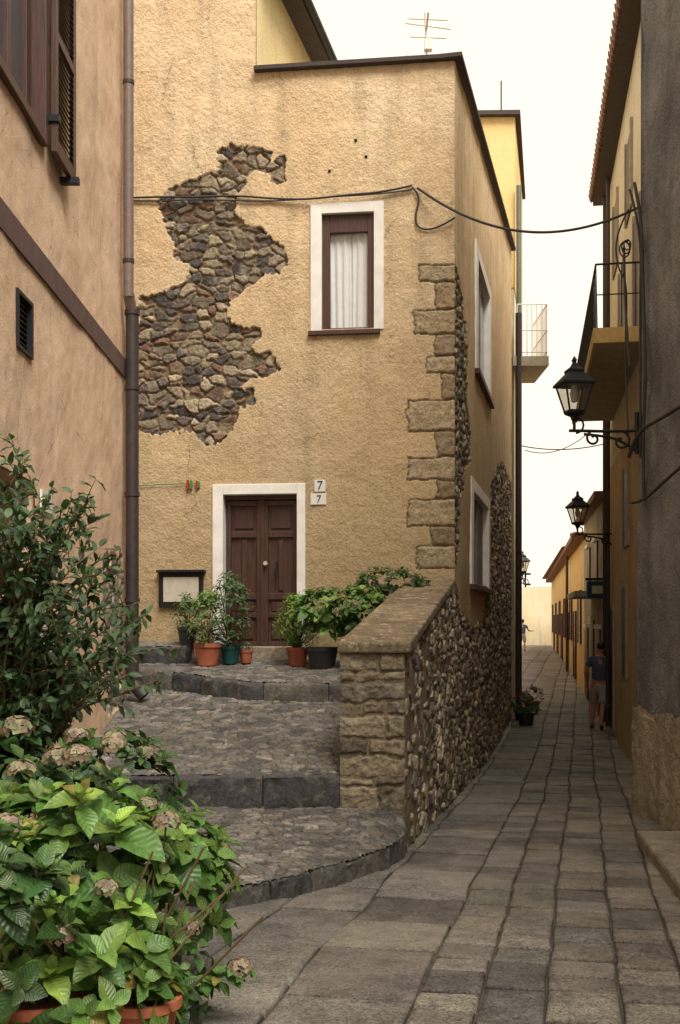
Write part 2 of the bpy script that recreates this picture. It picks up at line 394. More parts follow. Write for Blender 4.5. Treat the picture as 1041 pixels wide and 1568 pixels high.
def ffront(U,Z):
    wu=U+(fbm(U*5,Z*5,3)-.5)*.16+(fbm(U*22,Z*22,13,2)-.5)*.05; wz=Z+(fbm(U*5,Z*5,4)-.5)*.16+(fbm(U*22,Z*22,14,2)-.5)*.05
    m=pip(wu,wz,patch)
    a=U+(fbm(U*4,Z*4,11)-.5)*.2+(fbm(U*16,Z*16,15,2)-.5)*.04; b=Z+(fbm(U*3,Z*3,12)-.5)*.18+(fbm(U*16,Z*16,16,2)-.5)*.035
    F1,F2,r1,r2=voro(a/.2,b/.12,1,.95,2.6)
    e=F2-F1
    st=ss(.05,.2,e); ws=-.055+st*(.018+.035*r2)+(fbm(U*30,Z*30,20,3)-.5)*.018
    col=palette(r1,pal_front)*(.6+.6*r2)[...,None]
    mort=np.array(lin(130,112,88)[:3])*(.55+.7*fbm(U*6,Z*6,18))[...,None]; k=ss(.07,.15,e)[...,None]; col=col*k+mort*(1-k)
    q=np.zeros(U.shape,bool); wq=np.zeros(U.shape); cq=np.zeros(U.shape+(3,))
    un=U+(fbm(U*8,Z*8,31)-.5)*.1; zn=Z+(fbm(U*8,Z*8,32)-.5)*.045
    for i in range(len(ql)):
        inr=(zn<Qz[i])&(zn>=Qz[i+1])&(un>Qu[i])
        d=np.minimum(np.minimum(Qz[i]-zn,zn-Qz[i+1]),un-Qu[i])
        q|=inr; prof=ss(.0,.03,d)*.03-.025
        wq=np.where(inr,prof+(fbm(U*12,Z*12,33+i)-.5)*.03,wq)
        cc=np.array(lin(*[(160,143,114),(150,129,100),(168,149,117),(140,121,95)][i%4])[:3])*(.8+.35*tab(3)[i,7])
        kk=ss(.002,.016,d)[...,None]
        cq=np.where(inr[...,None],cc*kk+np.array(lin(96,82,62)[:3])*(1-kk),cq)
    w=(fbm(U*2.5,Z*2.5,41)-.5)*.035+(fbm(U*28,Z*28,43,2)-.5)*.008
    w=np.where(m,ws,w); w=np.where(q,wq,w)
    mask=(m|q).astype(float)
    col=np.where(q[...,None],cq,col)
    return w,mask,col
def kfront(U,Z):
    k=(Z<7.03)|(U<U393)
    k&=~((U>WIN[0])&(U<WIN[1])&(Z>WIN[2])&(Z<WIN[3]))
    k&=~((U>DOOR[0])&(U<DOOR[1])&(Z<DOOR[3]))
    return k
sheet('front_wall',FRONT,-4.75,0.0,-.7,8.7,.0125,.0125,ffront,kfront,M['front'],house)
def rooft(s): return 7.03+s*(8.35-7.03)/11.4
polA=poly_on(SIDE,[(694,402),(704,425),(711,480),(717,540),(715,600),(720,650),(721,705),(712,716),(707,760),(704,830),(700,870),(690,890)])
polB=poly_on(SIDE,[(685,880),(700,905),(707,935),(725,962),(737,950),(748,900),(750,800),(752,740),(768,703),(785,745),(787,800),(788,1160),(685,1300)])
SW1=(SIDE.u(731),SIDE.u(749),SIDE.z(731,566),SIDE.z(731,395)); SW2=(SIDE.u(724),SIDE.u(747),SIDE.z(724,890),SIDE.z(724,752))
pal_side=[(162,150,129),(122,114,100),(94,88,81),(180,164,139),(135,124,107),(106,96,87),(147,131,108)]
def rubble(U,Z,s,su=.17,sv=.115,amp=.06):
    a=U+(fbm(U*4,Z*4,s+11)-.5)*.2; b=Z+(fbm(U*4,Z*4,s+12)-.5)*.17
    F1,F2,r1,r2=voro(a/su,b/sv,s+1,.95,2.5); e=F2-F1
    w=-.04+ss(.04,.24,e)*(amp*.35+amp*.65*r2)+(fbm(U*25,Z*25,20,3)-.5)*.018
    k=ss(.06,.16,e)[...,None]; col=palette(r1,pal_side)*(.65+.6*r2)[...,None]*k+np.array(lin(138,122,99)[:3])*(.55+.8*fbm(U*5,Z*5,19))[...,None]*(1-k)
    return w,col
def fside(U,Z):
    wu=U+(fbm(U*2,Z*3,3)-.5)*.5; wz=Z+(fbm(U*3,Z*3,4)-.5)*.25
    m=pip(wu,wz,polA)|pip(wu,wz,polB)
    ws,col=rubble(U,Z,5)
    w=(fbm(U*1.5,Z*1.5,41)-.5)*.04
    w=np.where(m,ws*ss(0,.05,U),w); return w*ss(0,.03,U),m.astype(float),col
def kside(U,Z):
    k=Z<rooft(U)
    for q in (SW1,SW2): k&=~((U>q[0])&(U<q[1])&(Z>q[2])&(Z<q[3]))
    return k
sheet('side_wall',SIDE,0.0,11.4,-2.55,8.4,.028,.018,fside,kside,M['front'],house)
mb=MB()
v=[FRONT.P(.05,.09,7.03),FRONT.P(U393-.02,.09,7.03),FRONT.P(U393-.02,-.25,7.03),FRONT.P(-.2,-.25,7.03)]
mb.prism([x[:2] for x in v],7.03,7.08,'roof')
v=[SIDE.P(-.1,.1,0),SIDE.P(11.45,.1,0),SIDE.P(11.45,-.25,0),SIDE.P(-.1,-.25,0)]
mb.prism([x[:2] for x in v],[7.034,8.36,8.36,7.034],[7.084,8.42,8.42,7.084],'roof')
v=[FRONT.P(-.1,-.2,6.9),FRONT.P(-4.7,-.2,6.9),SIDE.P(11.4,-7,6.9),SIDE.P(11.4,-.2,6.9)]
mb.add(v,[(0,1,2,3)],'concrete')
WG=Fr(FRONT.P(U393,0,0)[:2],(.2134,.977))
mb.add([WG.P(0,0,6.9),WG.P(3.4,0,6.9),WG.P(3.4,0,8.62),WG.P(0,0,8.62)],[(0,1,2,3)],'wing')
v=[WG.P(-.1,.28,0),WG.P(3.5,.28,0),WG.P(3.5,-5,0),WG.P(-.1,-5,0)]
mb.prism([x[:2] for x in v],8.62,8.74,'roof')
mb.add([WG.P(3.4,0,6.9),WG.P(3.4,-5,6.9),WG.P(3.4,-5,8.6),WG.P(3.4,0,8.6)],[(0,1,2,3)],'wing')
mb.box(SIDE,11.38,11.4,-5,0,-2.5,8.3,'tanlow')
mb.build('roof_and_upper_wing',house)
curve('wing_gutter',[WG.P(-.1,.34,8.66),WG.P(3.5,.34,8.64)],.06,'iron',house)
def fbox(m,px0,px1,py0,py1,w0,w1,mat,fr=FRONT,ref=None):
    u0,u1=fr.u(px0),fr.u(px1); rx=ref or (px0+px1)/2
    m.box(fr,u0,u1,w0,w1,fr.z(rx,py1),fr.z(rx,py0),mat)
mb=MB()
fbox(mb,476,493,310,506,-.2,.022,'white',ref=530); fbox(mb,573,588,310,506,-.2,.022,'white',ref=530); fbox(mb,493,573,310,326,-.2,.0215,'white',ref=530)
fbox(mb,473,583,506,513,-.2,.06,'frame',ref=530)
mb.build('window_surround',house,bevel=.006)
mb=MB()
for a in ((493,505,326,506),(563,573,326,506),(505,563,326,354),(505,563,500,506)): fbox(mb,*a,-.1,-.04,'frame',ref=530)
mb.build('window_frame',house,bevel=.008)
mb=MB(); u0,u1=FRONT.u(503),FRONT.u(565); z0,z1=FRONT.z(530,503),FRONT.z(530,350)
mb.add([FRONT.P(u0,-.08,z0),FRONT.P(u1,-.08,z0),FRONT.P(u1,-.08,z1),FRONT.P(u0,-.08,z1)],[(0,1,2,3)],'glass'); mb.build('window_glass',house)
us=np.linspace(u0-.01,u1+.03,110); V=[]
gap=FRONT.u(537)
for u in us:
    for k,z in enumerate(np.linspace(z0-.02,z1+.02,8)):
        sp=math.sin((u-u0)*70+.5*math.sin(k*.5+u*9))*.012*(1.2-.06*k)-.05*math.exp(-((u-gap)/.012)**2)
        V.append(FRONT.P(u,-.13+sp,z))
V=np.array(V); idx=np.arange(110*8).reshape(110,8); Fq=np.stack([idx[:-1,:-1],idx[1:,:-1],idx[1:,1:],idx[:-1,1:]],-1).reshape(-1,4)
npmesh('curtain',V,Fq,M['curtain'],parent=house)
mb=MB(); mb.box(FRONT,WIN[0]-.2,WIN[1]+.2,-.5,-.45,WIN[2]-.2,WIN[3]+.2,'dark'); mb.box(FRONT,DOOR[0]-.2,DOOR[1]+.2,-.26,-.225,-.7,DOOR[3]+.2,'dark'); mb.build('dark_backing',house)  # near-black backing panels stand in for the unlit depth behind window and door
mb=MB()
fbox(mb,326,342,741,1004,-.22,.024,'white',ref=400); fbox(mb,455,468,741,1004,-.22,.024,'white',ref=400); fbox(mb,342,455,741,757,-.22,.0235,'white',ref=400)
mb.build('door_surround',house,bevel=.008)
mb=MB()
def leafd(a,b):
    fbox(mb,a,b,757,992,-.2,-.17,'door',ref=400)
    fbox(mb,a+1,a+8,765,990,-.17,-.13,'door',ref=400); fbox(mb,b-8,b-1,765,990,-.17,-.13,'door',ref=400)
    for y0,y1 in ((765,773),(812,822),(908,918),(938,946),(983,990)): fbox(mb,a+8,b-8,y0,y1,-.17,-.131,'door',ref=400)
    fbox(mb,(a+b)/2-4,(a+b)/2+4,826,904,-.17,-.145,'door',ref=400)
    fbox(mb,a+13,b-13,922,936,-.17,-.15,'door',ref=400); fbox(mb,a+13,b-13,951,979,-.17,-.15,'door',ref=400); fbox(mb,a+13,b-13,778,808,-.17,-.15,'door',ref=400)
leafd(343,398); leafd(400,455)
fbox(mb,396,402,757,992,-.17,-.115,'door',ref=400); fbox(mb,342,455,757,764,-.18,-.1,'door',ref=400)
mb.build('door_leaves',house,bevel=.006)
mb=MB(); u=FRONT.u(405); z=FRONT.z(400,862)
mb.cyl(FRONT.P(u,-.13,z),FRONT.P(u,-.07,z),.012,.028,'steel'); mb.cyl(FRONT.P(u+.15,-.13,z-.08),FRONT.P(u+.15,-.1,z-.08),.012,.012,'iron'); mb.box(FRONT,u+.13,u+.16,-.1,-.085,z-.18,z+.02,'iron')
mb.build('door_knob',house)
mb=MB(); mb.box(FRONT,FRONT.u(335),FRONT.u(462),-.3,.16,-.62,FRONT.z(400,990),'cap',lin(150,138,120)[:3]); mb.build('door_sill',house,bevel=.012)
mb=MB(); fbox(mb,482,499,735,753,0,.02,'ceramic'); fbox(mb,476,500,756,773,0,.02,'ceramic'); 
mb.build('number_tiles',house,bevel=.004)
def text(s,fr,px,py,size,mat,w,parent):
    cu=bpy.data.curves.new('numeral','FONT'); cu.body=s; cu.size=size; cu.extrude=.002; cu.align_x='CENTER'; cu.align_y='CENTER'
    cu.materials.append(M[mat]); o=link('numeral',cu,parent); p=fr.P(fr.u(px),w,fr.z(px,py)); o.location=p
    o.rotation_euler=(math.pi/2,0,math.atan2(fr.d[1],fr.d[0])); return o
text('7',FRONT,490.5,744,.16,'ink',.024,house); text('7',FRONT,489,764.5,.13,'ink',.024,house)
mb=MB()
for q,th in ((SW1,.12),(SW2,.1)):
    a,b,c,d=q
    mb.box(SIDE,a-.35,a,-.2,.025,c-.05,d+.18,'white'); mb.box(SIDE,b,b+.3,-.2,.025,c-.05,d+.18,'white'); mb.box(SIDE,a,b,-.2,.024,d,d+.18,'white')
    mb.box(SIDE,a-.35,b+.35,-.2,.08,c-.13,c-.05,'frame')
    mb.box(SIDE,a-.05,b+.05,-.12,-.08,c-.05,d+.05,'pane' if q is SW1 else 'grayshut')
    mb.box(SIDE,(a+b)/2-.06,(a+b)/2+.06,-.08,-.05,c,d,'grayshut')
mb.build('side_windows',house,bevel=.006)
mb=MB(); fbox(mb,245,312,876,930,.0,.05,'iron'); fbox(mb,252,306,884,922,.05,.062,'steel'); mb.box(FRONT,FRONT.u(243),FRONT.u(316),0,.12,FRONT.z(280,877),FRONT.z(280,873),'iron')
mb.build('notice_box',None,bevel=.004)
mb=MB(); u=SIDE.u(786)
mb.cyl(SIDE.P(u,.13,SIDE.z(786,480)),SIDE.P(u,.13,-2.2),.075,.075,'pipe'); mb.cyl(SIDE.P(u+.3,.12,SIDE.z(788,290)),SIDE.P(u+.3,.12,-2.2),.06,.06,'pipeg')
mb.build('side_downpipe',house,smooth=True)
fz=lambda x,y,w=.03:FRONT.P(FRONT.u(x),w,FRONT.z(x,y))
curve('facade_cable',[fz(195,304),fz(245,302),fz(300,303),fz(360,300),fz(430,306),fz(476,307,.05),fz(530,301,.06),fz(590,296,.05),fz(632,285)],.014,'cable',house)
curve('facade_cable_b',[fz(195,308),fz(245,309),fz(300,306),fz(360,308),fz(430,309),fz(500,304,.06),fz(590,299,.05),fz(632,291)],.009,'cable',house)
curve('cable_loop',[fz(632,288),fz(645,300),fz(636,330),fz(640,352),fz(670,352),fz(697,335,.05)],.012,'cable',house)
curve('thin_wire',[fz(200,745),fz(250,742),fz(303,740)],.005,'pegg',house)
mb=MB()
for i,x in enumerate((287,292,301,304)): fbox(mb,x,x+3,735+i,750-i,.01,.04,'pegg' if i%2 else 'red')
for (x,y) in ((561,240),(505,262),(545,215)): mb.cyl(fz(x,y,-.01),fz(x,y,.015),.02,.02,'dark',8)
mb.build('clothes_pegs',house)
overhead=empty('overhead_cables')
curve('street_cable',sag(fz(640,290,.05),(3.46,12.75,(HZ-318)/F*12.8),.42),.016,'cable',overhead)
curve('far_cable',sag((4.2,26,4.1),(5.9,24.4,3.9),.12),.012,'cable',overhead)
curve('far_cable_b',sag((5.0,30,4.6),(6.5,29,4.9),.25),.012,'cable',overhead)
an=MB(); b=Vector((135/1700*14.7,14.7,6.9)); t=b+Vector((-.04,0,1.15))
an.cyl(b,t,.015,.012,'steel',8)
for k,(z,l) in enumerate(((1.1,.26),(.98,.3),(.86,.24),(.55,.3))):
    an.cyl(b+Vector((-l,0,z+.03*((k%2)*2-1))),b+Vector((l,.0,z-.05)),.008,.008,'steel',6)
an.cyl(b+Vector((-.02,-.3,1.0)),b+Vector((-.02,.3,.9)),.012,.012,'steel',6); an.box(W,b.x-.05,b.x+.05,b.y-.05,b.y+.05,7.55,7.68,'white')
an.build('tv_antenna')

# ================= PARAPET =================
par=empty('stone_parapet_wall')
def capz(s): return -.31+ (s+4.02)/4.02*.73
def fps(U,Z):
    w,col=rubble(U,Z,9,.2,.13,.065); w=w*ss(-4.02,-3.9,U)*ss(.05,0,U); return w,np.ones(U.shape),col
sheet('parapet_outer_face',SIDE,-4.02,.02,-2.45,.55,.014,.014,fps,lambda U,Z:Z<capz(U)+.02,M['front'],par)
prow=[-.28,-.47,-.56,-.73,-.86,-1.07,-1.22,-1.42,-1.5,-1.95]
def fpil(U,Z):
    zn=Z+(fbm(U*6,Z*6,61)-.5)*.08; un=U+(fbm(U*6,Z*6,62)-.5)*.08
    w=np.zeros(U.shape)-.01; col=np.ones(U.shape+(3,))*np.array(lin(100,84,62)[:3])
    for i in range(len(prow)-1):
        cuts=[[0,.36,.6],[0,.16,.6],[0,.6],[0,.2,.42,.6],[0,.42,.6],[0,.25,.6],[0,.6],[0,.3,.6],[0,.34,.6]][i]
        for j in range(len(cuts)-1):
            lo=cuts[j]-(.2 if j==0 else 0); hi=cuts[j+1]+(.2 if j==len(cuts)-2 else 0)
            inr=(zn<prow[i])&(zn>=prow[i+1])&(un>=lo)&(un<hi)
            d=np.minimum(np.minimum(prow[i]-zn,zn-prow[i+1]),np.minimum(un-lo,hi-un))
            am=.015+.025*tab(8)[i,j]; w=np.where(inr,ss(.003,.025,d)*am-.012+(fbm(U*14,Z*14,70+i*3+j)-.5)*.05,w)
            cc=palette(np.array([tab(9)[i,j]]),[(134,122,100),(120,107,87),(143,130,106),(102,93,80)])[0]*(.75+.35*tab(10)[i,j]); kk=ss(.003,.016,d)[...,None]
            col=np.where(inr[...,None],cc*kk+np.array(lin(100,86,66)[:3])*(1-kk),col)
    return w*ss(0,.02,U)*ss(.585,.565,U),np.ones(U.shape),col
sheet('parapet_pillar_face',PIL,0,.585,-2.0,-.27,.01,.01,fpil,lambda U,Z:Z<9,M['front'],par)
mb=MB(); mb.prism([(0.004,10.004),(.58,10.004),(1.42,13.9),(.88,13.9)],-2.3,[-.31,-.31,.41,.41],'stone',lin(120,106,84)[:3])
mb.build('parapet_core',par)
mb=MB(); cuts=[0,.27,.52,.78,1]
A0,A1=np.array((-.03,9.94)),np.array((.63,9.94)); B0,B1=np.array((.86,13.95)),np.array((1.455,13.95))
for i in range(4):
    a,b=cuts[i]+.002,cuts[i+1]-.002
    p=[A0+(B0-A0)*a,A1+(B1-A1)*a,A1+(B1-A1)*b,A0+(B0-A0)*b]; zt=[-.2+.73*k for k in (a,a,b,b)]; c=lin(*random.choice([(130,115,92),(118,103,82),(124,109,88)]))[:3]
    mb.prism([tuple(x) for x in p],[z-.1 for z in zt],zt,'cap',c)
mb.build('parapet_capstones',par,bevel=.02)

# ================= STEPS =================
st=empty('stone_steps')
c1=[(-2.45,6.9),(-1.5,7.25),(-.85,7.6),(-.34,8.1),(.1,8.62),(.4,9.15),(.56,9.6),(.63,10.25)]
cx=[p[0] for p in c1]; cy=[p[1] for p in c1]
def cobf(X,Y,s,su=.12,sv=.075):
    a=X+(fbm(X*3,Y*3,s+1)-.5)*.25; b=Y+(fbm(X*3,Y*3,s+2)-.5)*.2
    F1,F2,r1,r2=voro(a/su,b/sv,s+20,.8,2.6); e=F2-F1
    h=ss(.02,.22,e)*(.012+.009*r2)+(fbm(X*30,Y*30,22,3)-.5)*.008+(fbm(X*1.3,Y*1.3,25)-.5)*.05
    k=ss(.04,.15,e)[...,None]; col=palette(r1,[(117,111,103),(103,99,94),(129,121,110),(109,102,92),(91,88,85)])*(.72+.45*r2)[...,None]*(.75+.5*fbm(X*1.1,Y*1.1,28))[...,None]*k+np.array(lin(68,62,53)[:3])*(1-k)
    return h,col
def tread(name,x0,x1,y0,y1,zf,keepf,s):
    X,Y=np.meshgrid(np.arange(x0,x1,.011),np.arange(y0,y1,.012),indexing='ij'); h,col=cobf(X,Y,s)
    gridmesh(name,np.stack([X,Y,zf(X,Y)+h],-1),keepf(X,Y),M['cobble'],col,parent=st)
pl1=c1+[(.63,10.4),(-2.46,10.4)]
def z1(X,Y):
    c=np.interp(X,cx,cy); return -1.875+.2*np.clip((Y-c)/(10.05-c+.3),0,1)
tread('lower_cobbled_tread',-2.45,.66,6.8,10.3,z1,lambda X,Y:pip(X,Y,pl1),1)
l2=lambda X:np.interp(X,[-2.45,-1.05,.6],[13.3,12.3,12.2]); z2b=lambda X:np.interp(X,[-2.45,-1.05,.6],[-.80,-.90,-.92]); z2t=lambda X:np.interp(X,[-2.45,-1.05,.6],[-.575,-.70,-.71])
def z2(X,Y): t=np.clip((Y-10)/(l2(X)-10),0,1); return -1.42+(z2b(X)+1.42)*t
tread('middle_cobbled_tread',-2.45,.6,10.02,13.5,z2,lambda X,Y:Y<l2(X)+.05,2)
def z3(X,Y): t=np.clip((Y-l2(X))/(14.3-l2(X)),0,1); return z2t(X)-.005+(-.47-z2t(X))*t
tread('upper_cobbled_landing',-3.3,1.0,12.1,14.7,z3,lambda X,Y:Y>l2(X)+.06,3)
mb=MB()
def kerb(path,zt,h,seed,dep=.26,bl=.75,zin=0.0):
    r=random.Random(seed); P=np.array(path,float); L=np.concatenate([[0],np.cumsum(np.linalg.norm(np.diff(P,axis=0),axis=1))])
    s=0
    while s<L[-1]-.05:
        e=min(s+r.uniform(.6,1.3)*bl,L[-1]); 
        if L[-1]-e<.25: e=L[-1]
        n=max(5,int((e-s)/.025)); a=np.linspace(s+.004,e-.004,n); cc=palette(np.array([r.random()]),[(94,90,85),(77,74,73),(103,97,89),(68,66,66)])[0]*r.uniform(.75,1.1)
        X=np.interp(a,L,P[:,0]);Y=np.interp(a,L,P[:,1]);Z=np.interp(a,L,zt)
        dx=np.gradient(X);dy=np.gradient(Y);l=np.hypot(dx,dy);nx=-dy/l;ny=dx/l
        prof=[(.012,-h),(.0,-h*.75),(0,-h*.5),(0,-.08),(0,-.04),(.004,-.018),(.02,-.004),(.05,0),(.1,0),(dep*.6,.002),(dep,.004),(dep,-h)]
        jz=r.uniform(-.008,.008); jo=r.uniform(-.012,.012); ph=r.uniform(0,50)
        vs=[]
        for i in range(n):
            for j,(o,z) in enumerate(prof):
                en=1 if i in(0,n-1) else 0
                lo=float(vn(np.array(a[i]*9+ph),np.array(z*12+o*9),71))-.5; hi=float(vn(np.array(a[i]*30+ph),np.array(z*40+o*30),72))-.5
                o2=o+jo+lo*.035+hi*.014+(.014*en if j<10 else 0)
                vs.append((X[i]+nx[i]*o2,Y[i]+ny[i]*o2,Z[i]+z+jz*(j<11)+(lo*.02+hi*.008)*(j<11)-.01*en+(zin*o/dep if j<11 else 0)))
        k=len(prof); f=[(i*k+j,(i+1)*k+j,(i+1)*k+j+1,i*k+j+1) for i in range(n-1) for j in range(k-1)]
        f+=[tuple(range(k)),tuple(range((n-1)*k,n*k))[::-1]]
        mb.add(vs,f,'kerb',tuple(cc)); s=e
kerb(c1,[-1.86]*8,.3,1,bl=.55)
kerb([(-2.45,10.0),(-1.7,9.97),(-.8,10.0),(.0,9.98)],[-1.40]*4,.34,2,bl=.75,dep=.3,zin=.03)
xs=[-2.45,-1.75,-1.05,-.3,.55]; kerb([(x,float(l2(x))) for x in xs],[float(z2t(x))+.01 for x in xs],.3,3,bl=.75,dep=.3,zin=.02)
kerb([(-3.1,13.72),(-2.3,13.62),(-1.85,13.72)],[-.33]*3,.25,4,bl=.7,dep=.25)
kerb([(-1.88,13.7),(-1.9,14.25)],[-.33]*2,.25,5,bl=.7,dep=.2)
mb.build('step_kerbs',st,smooth=True)
tread('side_platform',-3.2,-1.85,13.8,14.8,lambda X,Y:-.335+0*X+(Y-13.8)*.08,lambda X,Y:Y<20,4)

# ================= LEFT HOUSE =================
lh=empty('pink_plaster_house')
lp=poly_on(LEFT,[(160,850),(188,850),(191,1075),(164,1090),(157,960)])
LD=(-9,LEFT.u(54),LEFT.z(54,740)); LW=(-9,LEFT.u(66),LEFT.z(66,216))
def fl(U,Z):
    wu=U+(fbm(U*5,Z*5,3)-.5)*.16; m=pip(wu,Z+(fbm(U*5,Z*5,8)-.5)*.2,lp); ws,col=rubble(U,Z,15,.2,.14,.05)
    w=(fbm(U*1.8,Z*1.8,44)-.5)*.04; w=np.where(m,ws-.01,w); return w*ss(0,-.03,U),m.astype(float),col
def kl(U,Z):
    k=~((U<LD[1])&(Z<LD[2])); k&=~((U<LW[1])&(Z>LW[2])&(Z<5.8)); k&=~((U>-4.62)&(U<-4.22)&(Z>2.06)&(Z<2.46)); return k
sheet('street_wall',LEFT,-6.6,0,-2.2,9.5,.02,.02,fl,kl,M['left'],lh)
mb=MB()
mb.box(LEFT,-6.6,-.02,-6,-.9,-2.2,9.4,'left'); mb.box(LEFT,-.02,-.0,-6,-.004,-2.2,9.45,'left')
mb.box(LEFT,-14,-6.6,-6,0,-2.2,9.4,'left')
mb.box(LEFT,LD[1],LD[1]+.12,-.9,-.03,-2.1,LD[2]+.1,'left'); mb.box(LEFT,-6.6,LD[1],-.9,-.03,LD[2],LD[2]+.15,'left'); mb.box(LEFT,-6.6,LD[1],-.42,-.38,-2.1,LD[2],'door')
for i in range(9): mb.box(LEFT,-4.6,-4.24,-.1,-.02,2.08+i*.042,2.09+i*.042,'iron')
mb.box(LEFT,-4.63,-4.2,-.15,-.12,2.04,2.48,'dark')
for a in ((-4.64,-4.6,2.04,2.48),(-4.24,-4.2,2.04,2.48),(-4.6,-4.24,2.04,2.07),(-4.6,-4.24,2.45,2.48)): mb.box(LEFT,a[0],a[1],-.12,.02,a[2],a[3],'iron')
mb.box(LEFT,LEFT.u(61),LEFT.u(76),0,.02,LEFT.z(68,784),LEFT.z(68,752),'ceramic')
mb.build('wall_body',lh)
text('12',LEFT,68.5,768,.15,'ink',.024,lh)
mb=MB(); mb.box(LEFT,-6.6,-.03,.0,.022,2.77,2.98,'band'); 
o=mb.build('painted_band',lh)
mb=MB(); u1=LW[1]
mb.box(LEFT,u1-.06,u1+.02,-.2,.04,LW[2]-.04,5.85,'frame'); mb.box(LEFT,-6.6,u1-.06,-.2,.05,LW[2]-.06,LW[2]+.02,'frame'); mb.box(LEFT,u1-.2,u1-.06,-.14,-.08,LW[2],5.8,'frame')
mb.box(LEFT,-6.6,u1-.2,-.12,-.11,LW[2],5.8,'pane'); mb.box(LEFT,u1-.75,u1-.66,-.12,-.07,LW[2],5.8,'frame')
mb.build('window_frame',lh,bevel=.006)
mb=MB(); a=u1+.06; b=u1+.78
for (x0,x1,z0,z1_) in ((a,a+.07,3.86,5.85),(b-.07,b,3.86,5.85),(a+.07,b-.07,3.86,3.98),(a+.07,b-.07,4.8,4.88),(a+.07,b-.07,5.75,5.85)): mb.box(LEFT,x0,x1,.05,.095,z0,z1_,'frame')
for z in np.arange(4.0,5.74,.05):
    v=[LEFT.P(a+.07,.055,z+.035),LEFT.P(b-.07,.055,z+.035),LEFT.P(b-.07,.09,z),LEFT.P(a+.07,.09,z)]; mb.add(v,[(0,1,2,3)],'grayshut')
mb.box(LEFT,a-.02,a+.05,.0,.12,4.1,4.16,'iron'); mb.box(LEFT,b-.2,b-.14,.0,.16,3.8,3.86,'iron')
mb.build('louvred_shutter',lh,bevel=.003)
mb=MB(); u=-.38
mb.cyl(LEFT.P(u-.1,.1,9.4),LEFT.P(u-.1,.1,3.62),.058,.058,'pipel',16); mb.cyl(LEFT.P(u-.1,.1,3.66),LEFT.P(u+.02,.12,3.46),.062,.062,'pipel',16)
mb.cyl(LEFT.P(u+.02,.12,3.5),LEFT.P(u+.02,.12,-.72),.075,.075,'pipe',16); mb.cyl(LEFT.P(u+.02,.12,-.7),LEFT.P(u+.0,.26,-.86),.075,.075,'pipe',16,cap=False)
for z in (8.2,6.0,4.0): mb.cyl(LEFT.P(u-.1,.1,z),LEFT.P(u-.1,.1,z+.04),.066,.066,'pipe',16)
for z in (2.6,1.4,.2,3.45): mb.cyl(LEFT.P(u+.02,.12,z),LEFT.P(u+.02,.12,z+.05),.086,.086,'pipe',16)
mb.build('downpipe',lh,smooth=True)

# ================= RIGHT: GRAY HOUSE =================
gh=empty('gray_rendered_house')
usg=np.linspace(-7,0,240); 
X_,Z_=np.meshgrid(usg,np.linspace(-2.5,11,300),indexing='ij')
w_=(fbm(X_*1.5,Z_*1.5,77)-.5)*.09+(fbm(X_*7,Z_*7,78)-.5)*.03+(Z_+2)*.007
Pg=np.stack([3.43-.01*X_+w_,12.8+X_,Z_],-1)
gridmesh('street_wall',Pg,np.ones(X_.shape,bool),M['gray'],np.ones(X_.shape+(3,))*.2,parent=gh)
mb=MB(); mb.add([(3.41,12.8,-2.5),(9,12.8,-2.5),(9,12.8,11),(3.54,12.8,11)],[(0,1,2,3)],'gray'); mb.prism([(3.7,12.75),(9,12.75),(9,0),(3.9,0)],-2.5,10.9,'gray')
mb.build('end_wall',gh)
us_=np.linspace(0,7.5,300); zz_=np.linspace(-2.5,-.98,80); X_,Z_=np.meshgrid(us_,zz_,indexing='ij')
Pp=np.stack([3.37+.005*X_+(fbm(X_*2,Z_*2,81)-.5)*.06+(fbm(X_*9,Z_*9,83)-.5)*.03,12.83-X_,Z_+(Z_>-1.05)*(fbm(X_*3,Z_*0,82)-.5)*.2],-1)
gridmesh('low_plinth',Pp,np.ones(X_.shape,bool),M['tanlow'],np.ones(X_.shape+(3,))*.2,parent=gh)
mb=MB(); mb.prism([(3.39,12.83),(3.60,12.83),(3.62,5),(3.43,5)],-2.5,[-1.06]*4,'tanlow'); mb.build('plinth_core',gh,bevel=.02)
gp=lambda y,py,o=0:(3.36-.01*(y-12.8)+.02-o+((HZ-py)/F*y+2)*.007,y,(HZ-py)/F*y)
curve('wall_cable',[gp(12.7,280,.06),gp(12.5,330,.03),gp(12.55,430),gp(12.4,560),gp(12.5,680),gp(12.45,765)],.02,'cable',gh)
curve('wall_cable_b',[gp(12.75,290,.1),gp(12.6,350),gp(12.65,480),gp(12.6,620),gp(12.6,700)],.014,'cable',gh)
curve('wall_cable_c',[gp(12.7,700,.1),gp(12.4,660,.1),gp(11.6,640,.05),gp(10.8,610)],.022,'cable',gh)
curve('wall_cable_d',[gp(12.75,770,.05),gp(12.3,768,.05),gp(11.6,740,.05),gp(10.8,700)],.018,'cable',gh)
curve('wall_cable_e',[gp(12.78,420,.15),(3.3,12.9,4.6),(3.3,12.85,3.6),gp(12.7,560,.1)],.014,'cable',gh)
curve('wall_cable_f',[gp(12.78,320,.1),(3.2,12.9,4.5),(3.22,12.9,4.1),(3.34,12.85,3.9),(3.3,12.9,3.0),gp(12.75,690,.08)],.01,'cable',gh)
for q in range(3): curve('cable_coil',[(3.3+(.06-.01*q)*math.cos(t+q)+.01*q,12.86-.02*q,4.3+(.09-.015*q)*math.sin(t+q)+.02*q) for t in np.linspace(0,6.0,16)],.009,'cable',gh)
mb=MB(); mb.prism([(2.80,10.45),(3.38,10.45),(3.38,6.5),(2.28,6.9)],-2.2,[-1.98,-1.98,-1.86,-1.86],'kerb',lin(150,140,124)[:3]); mb.build('stone_doorstep',bevel=.03)

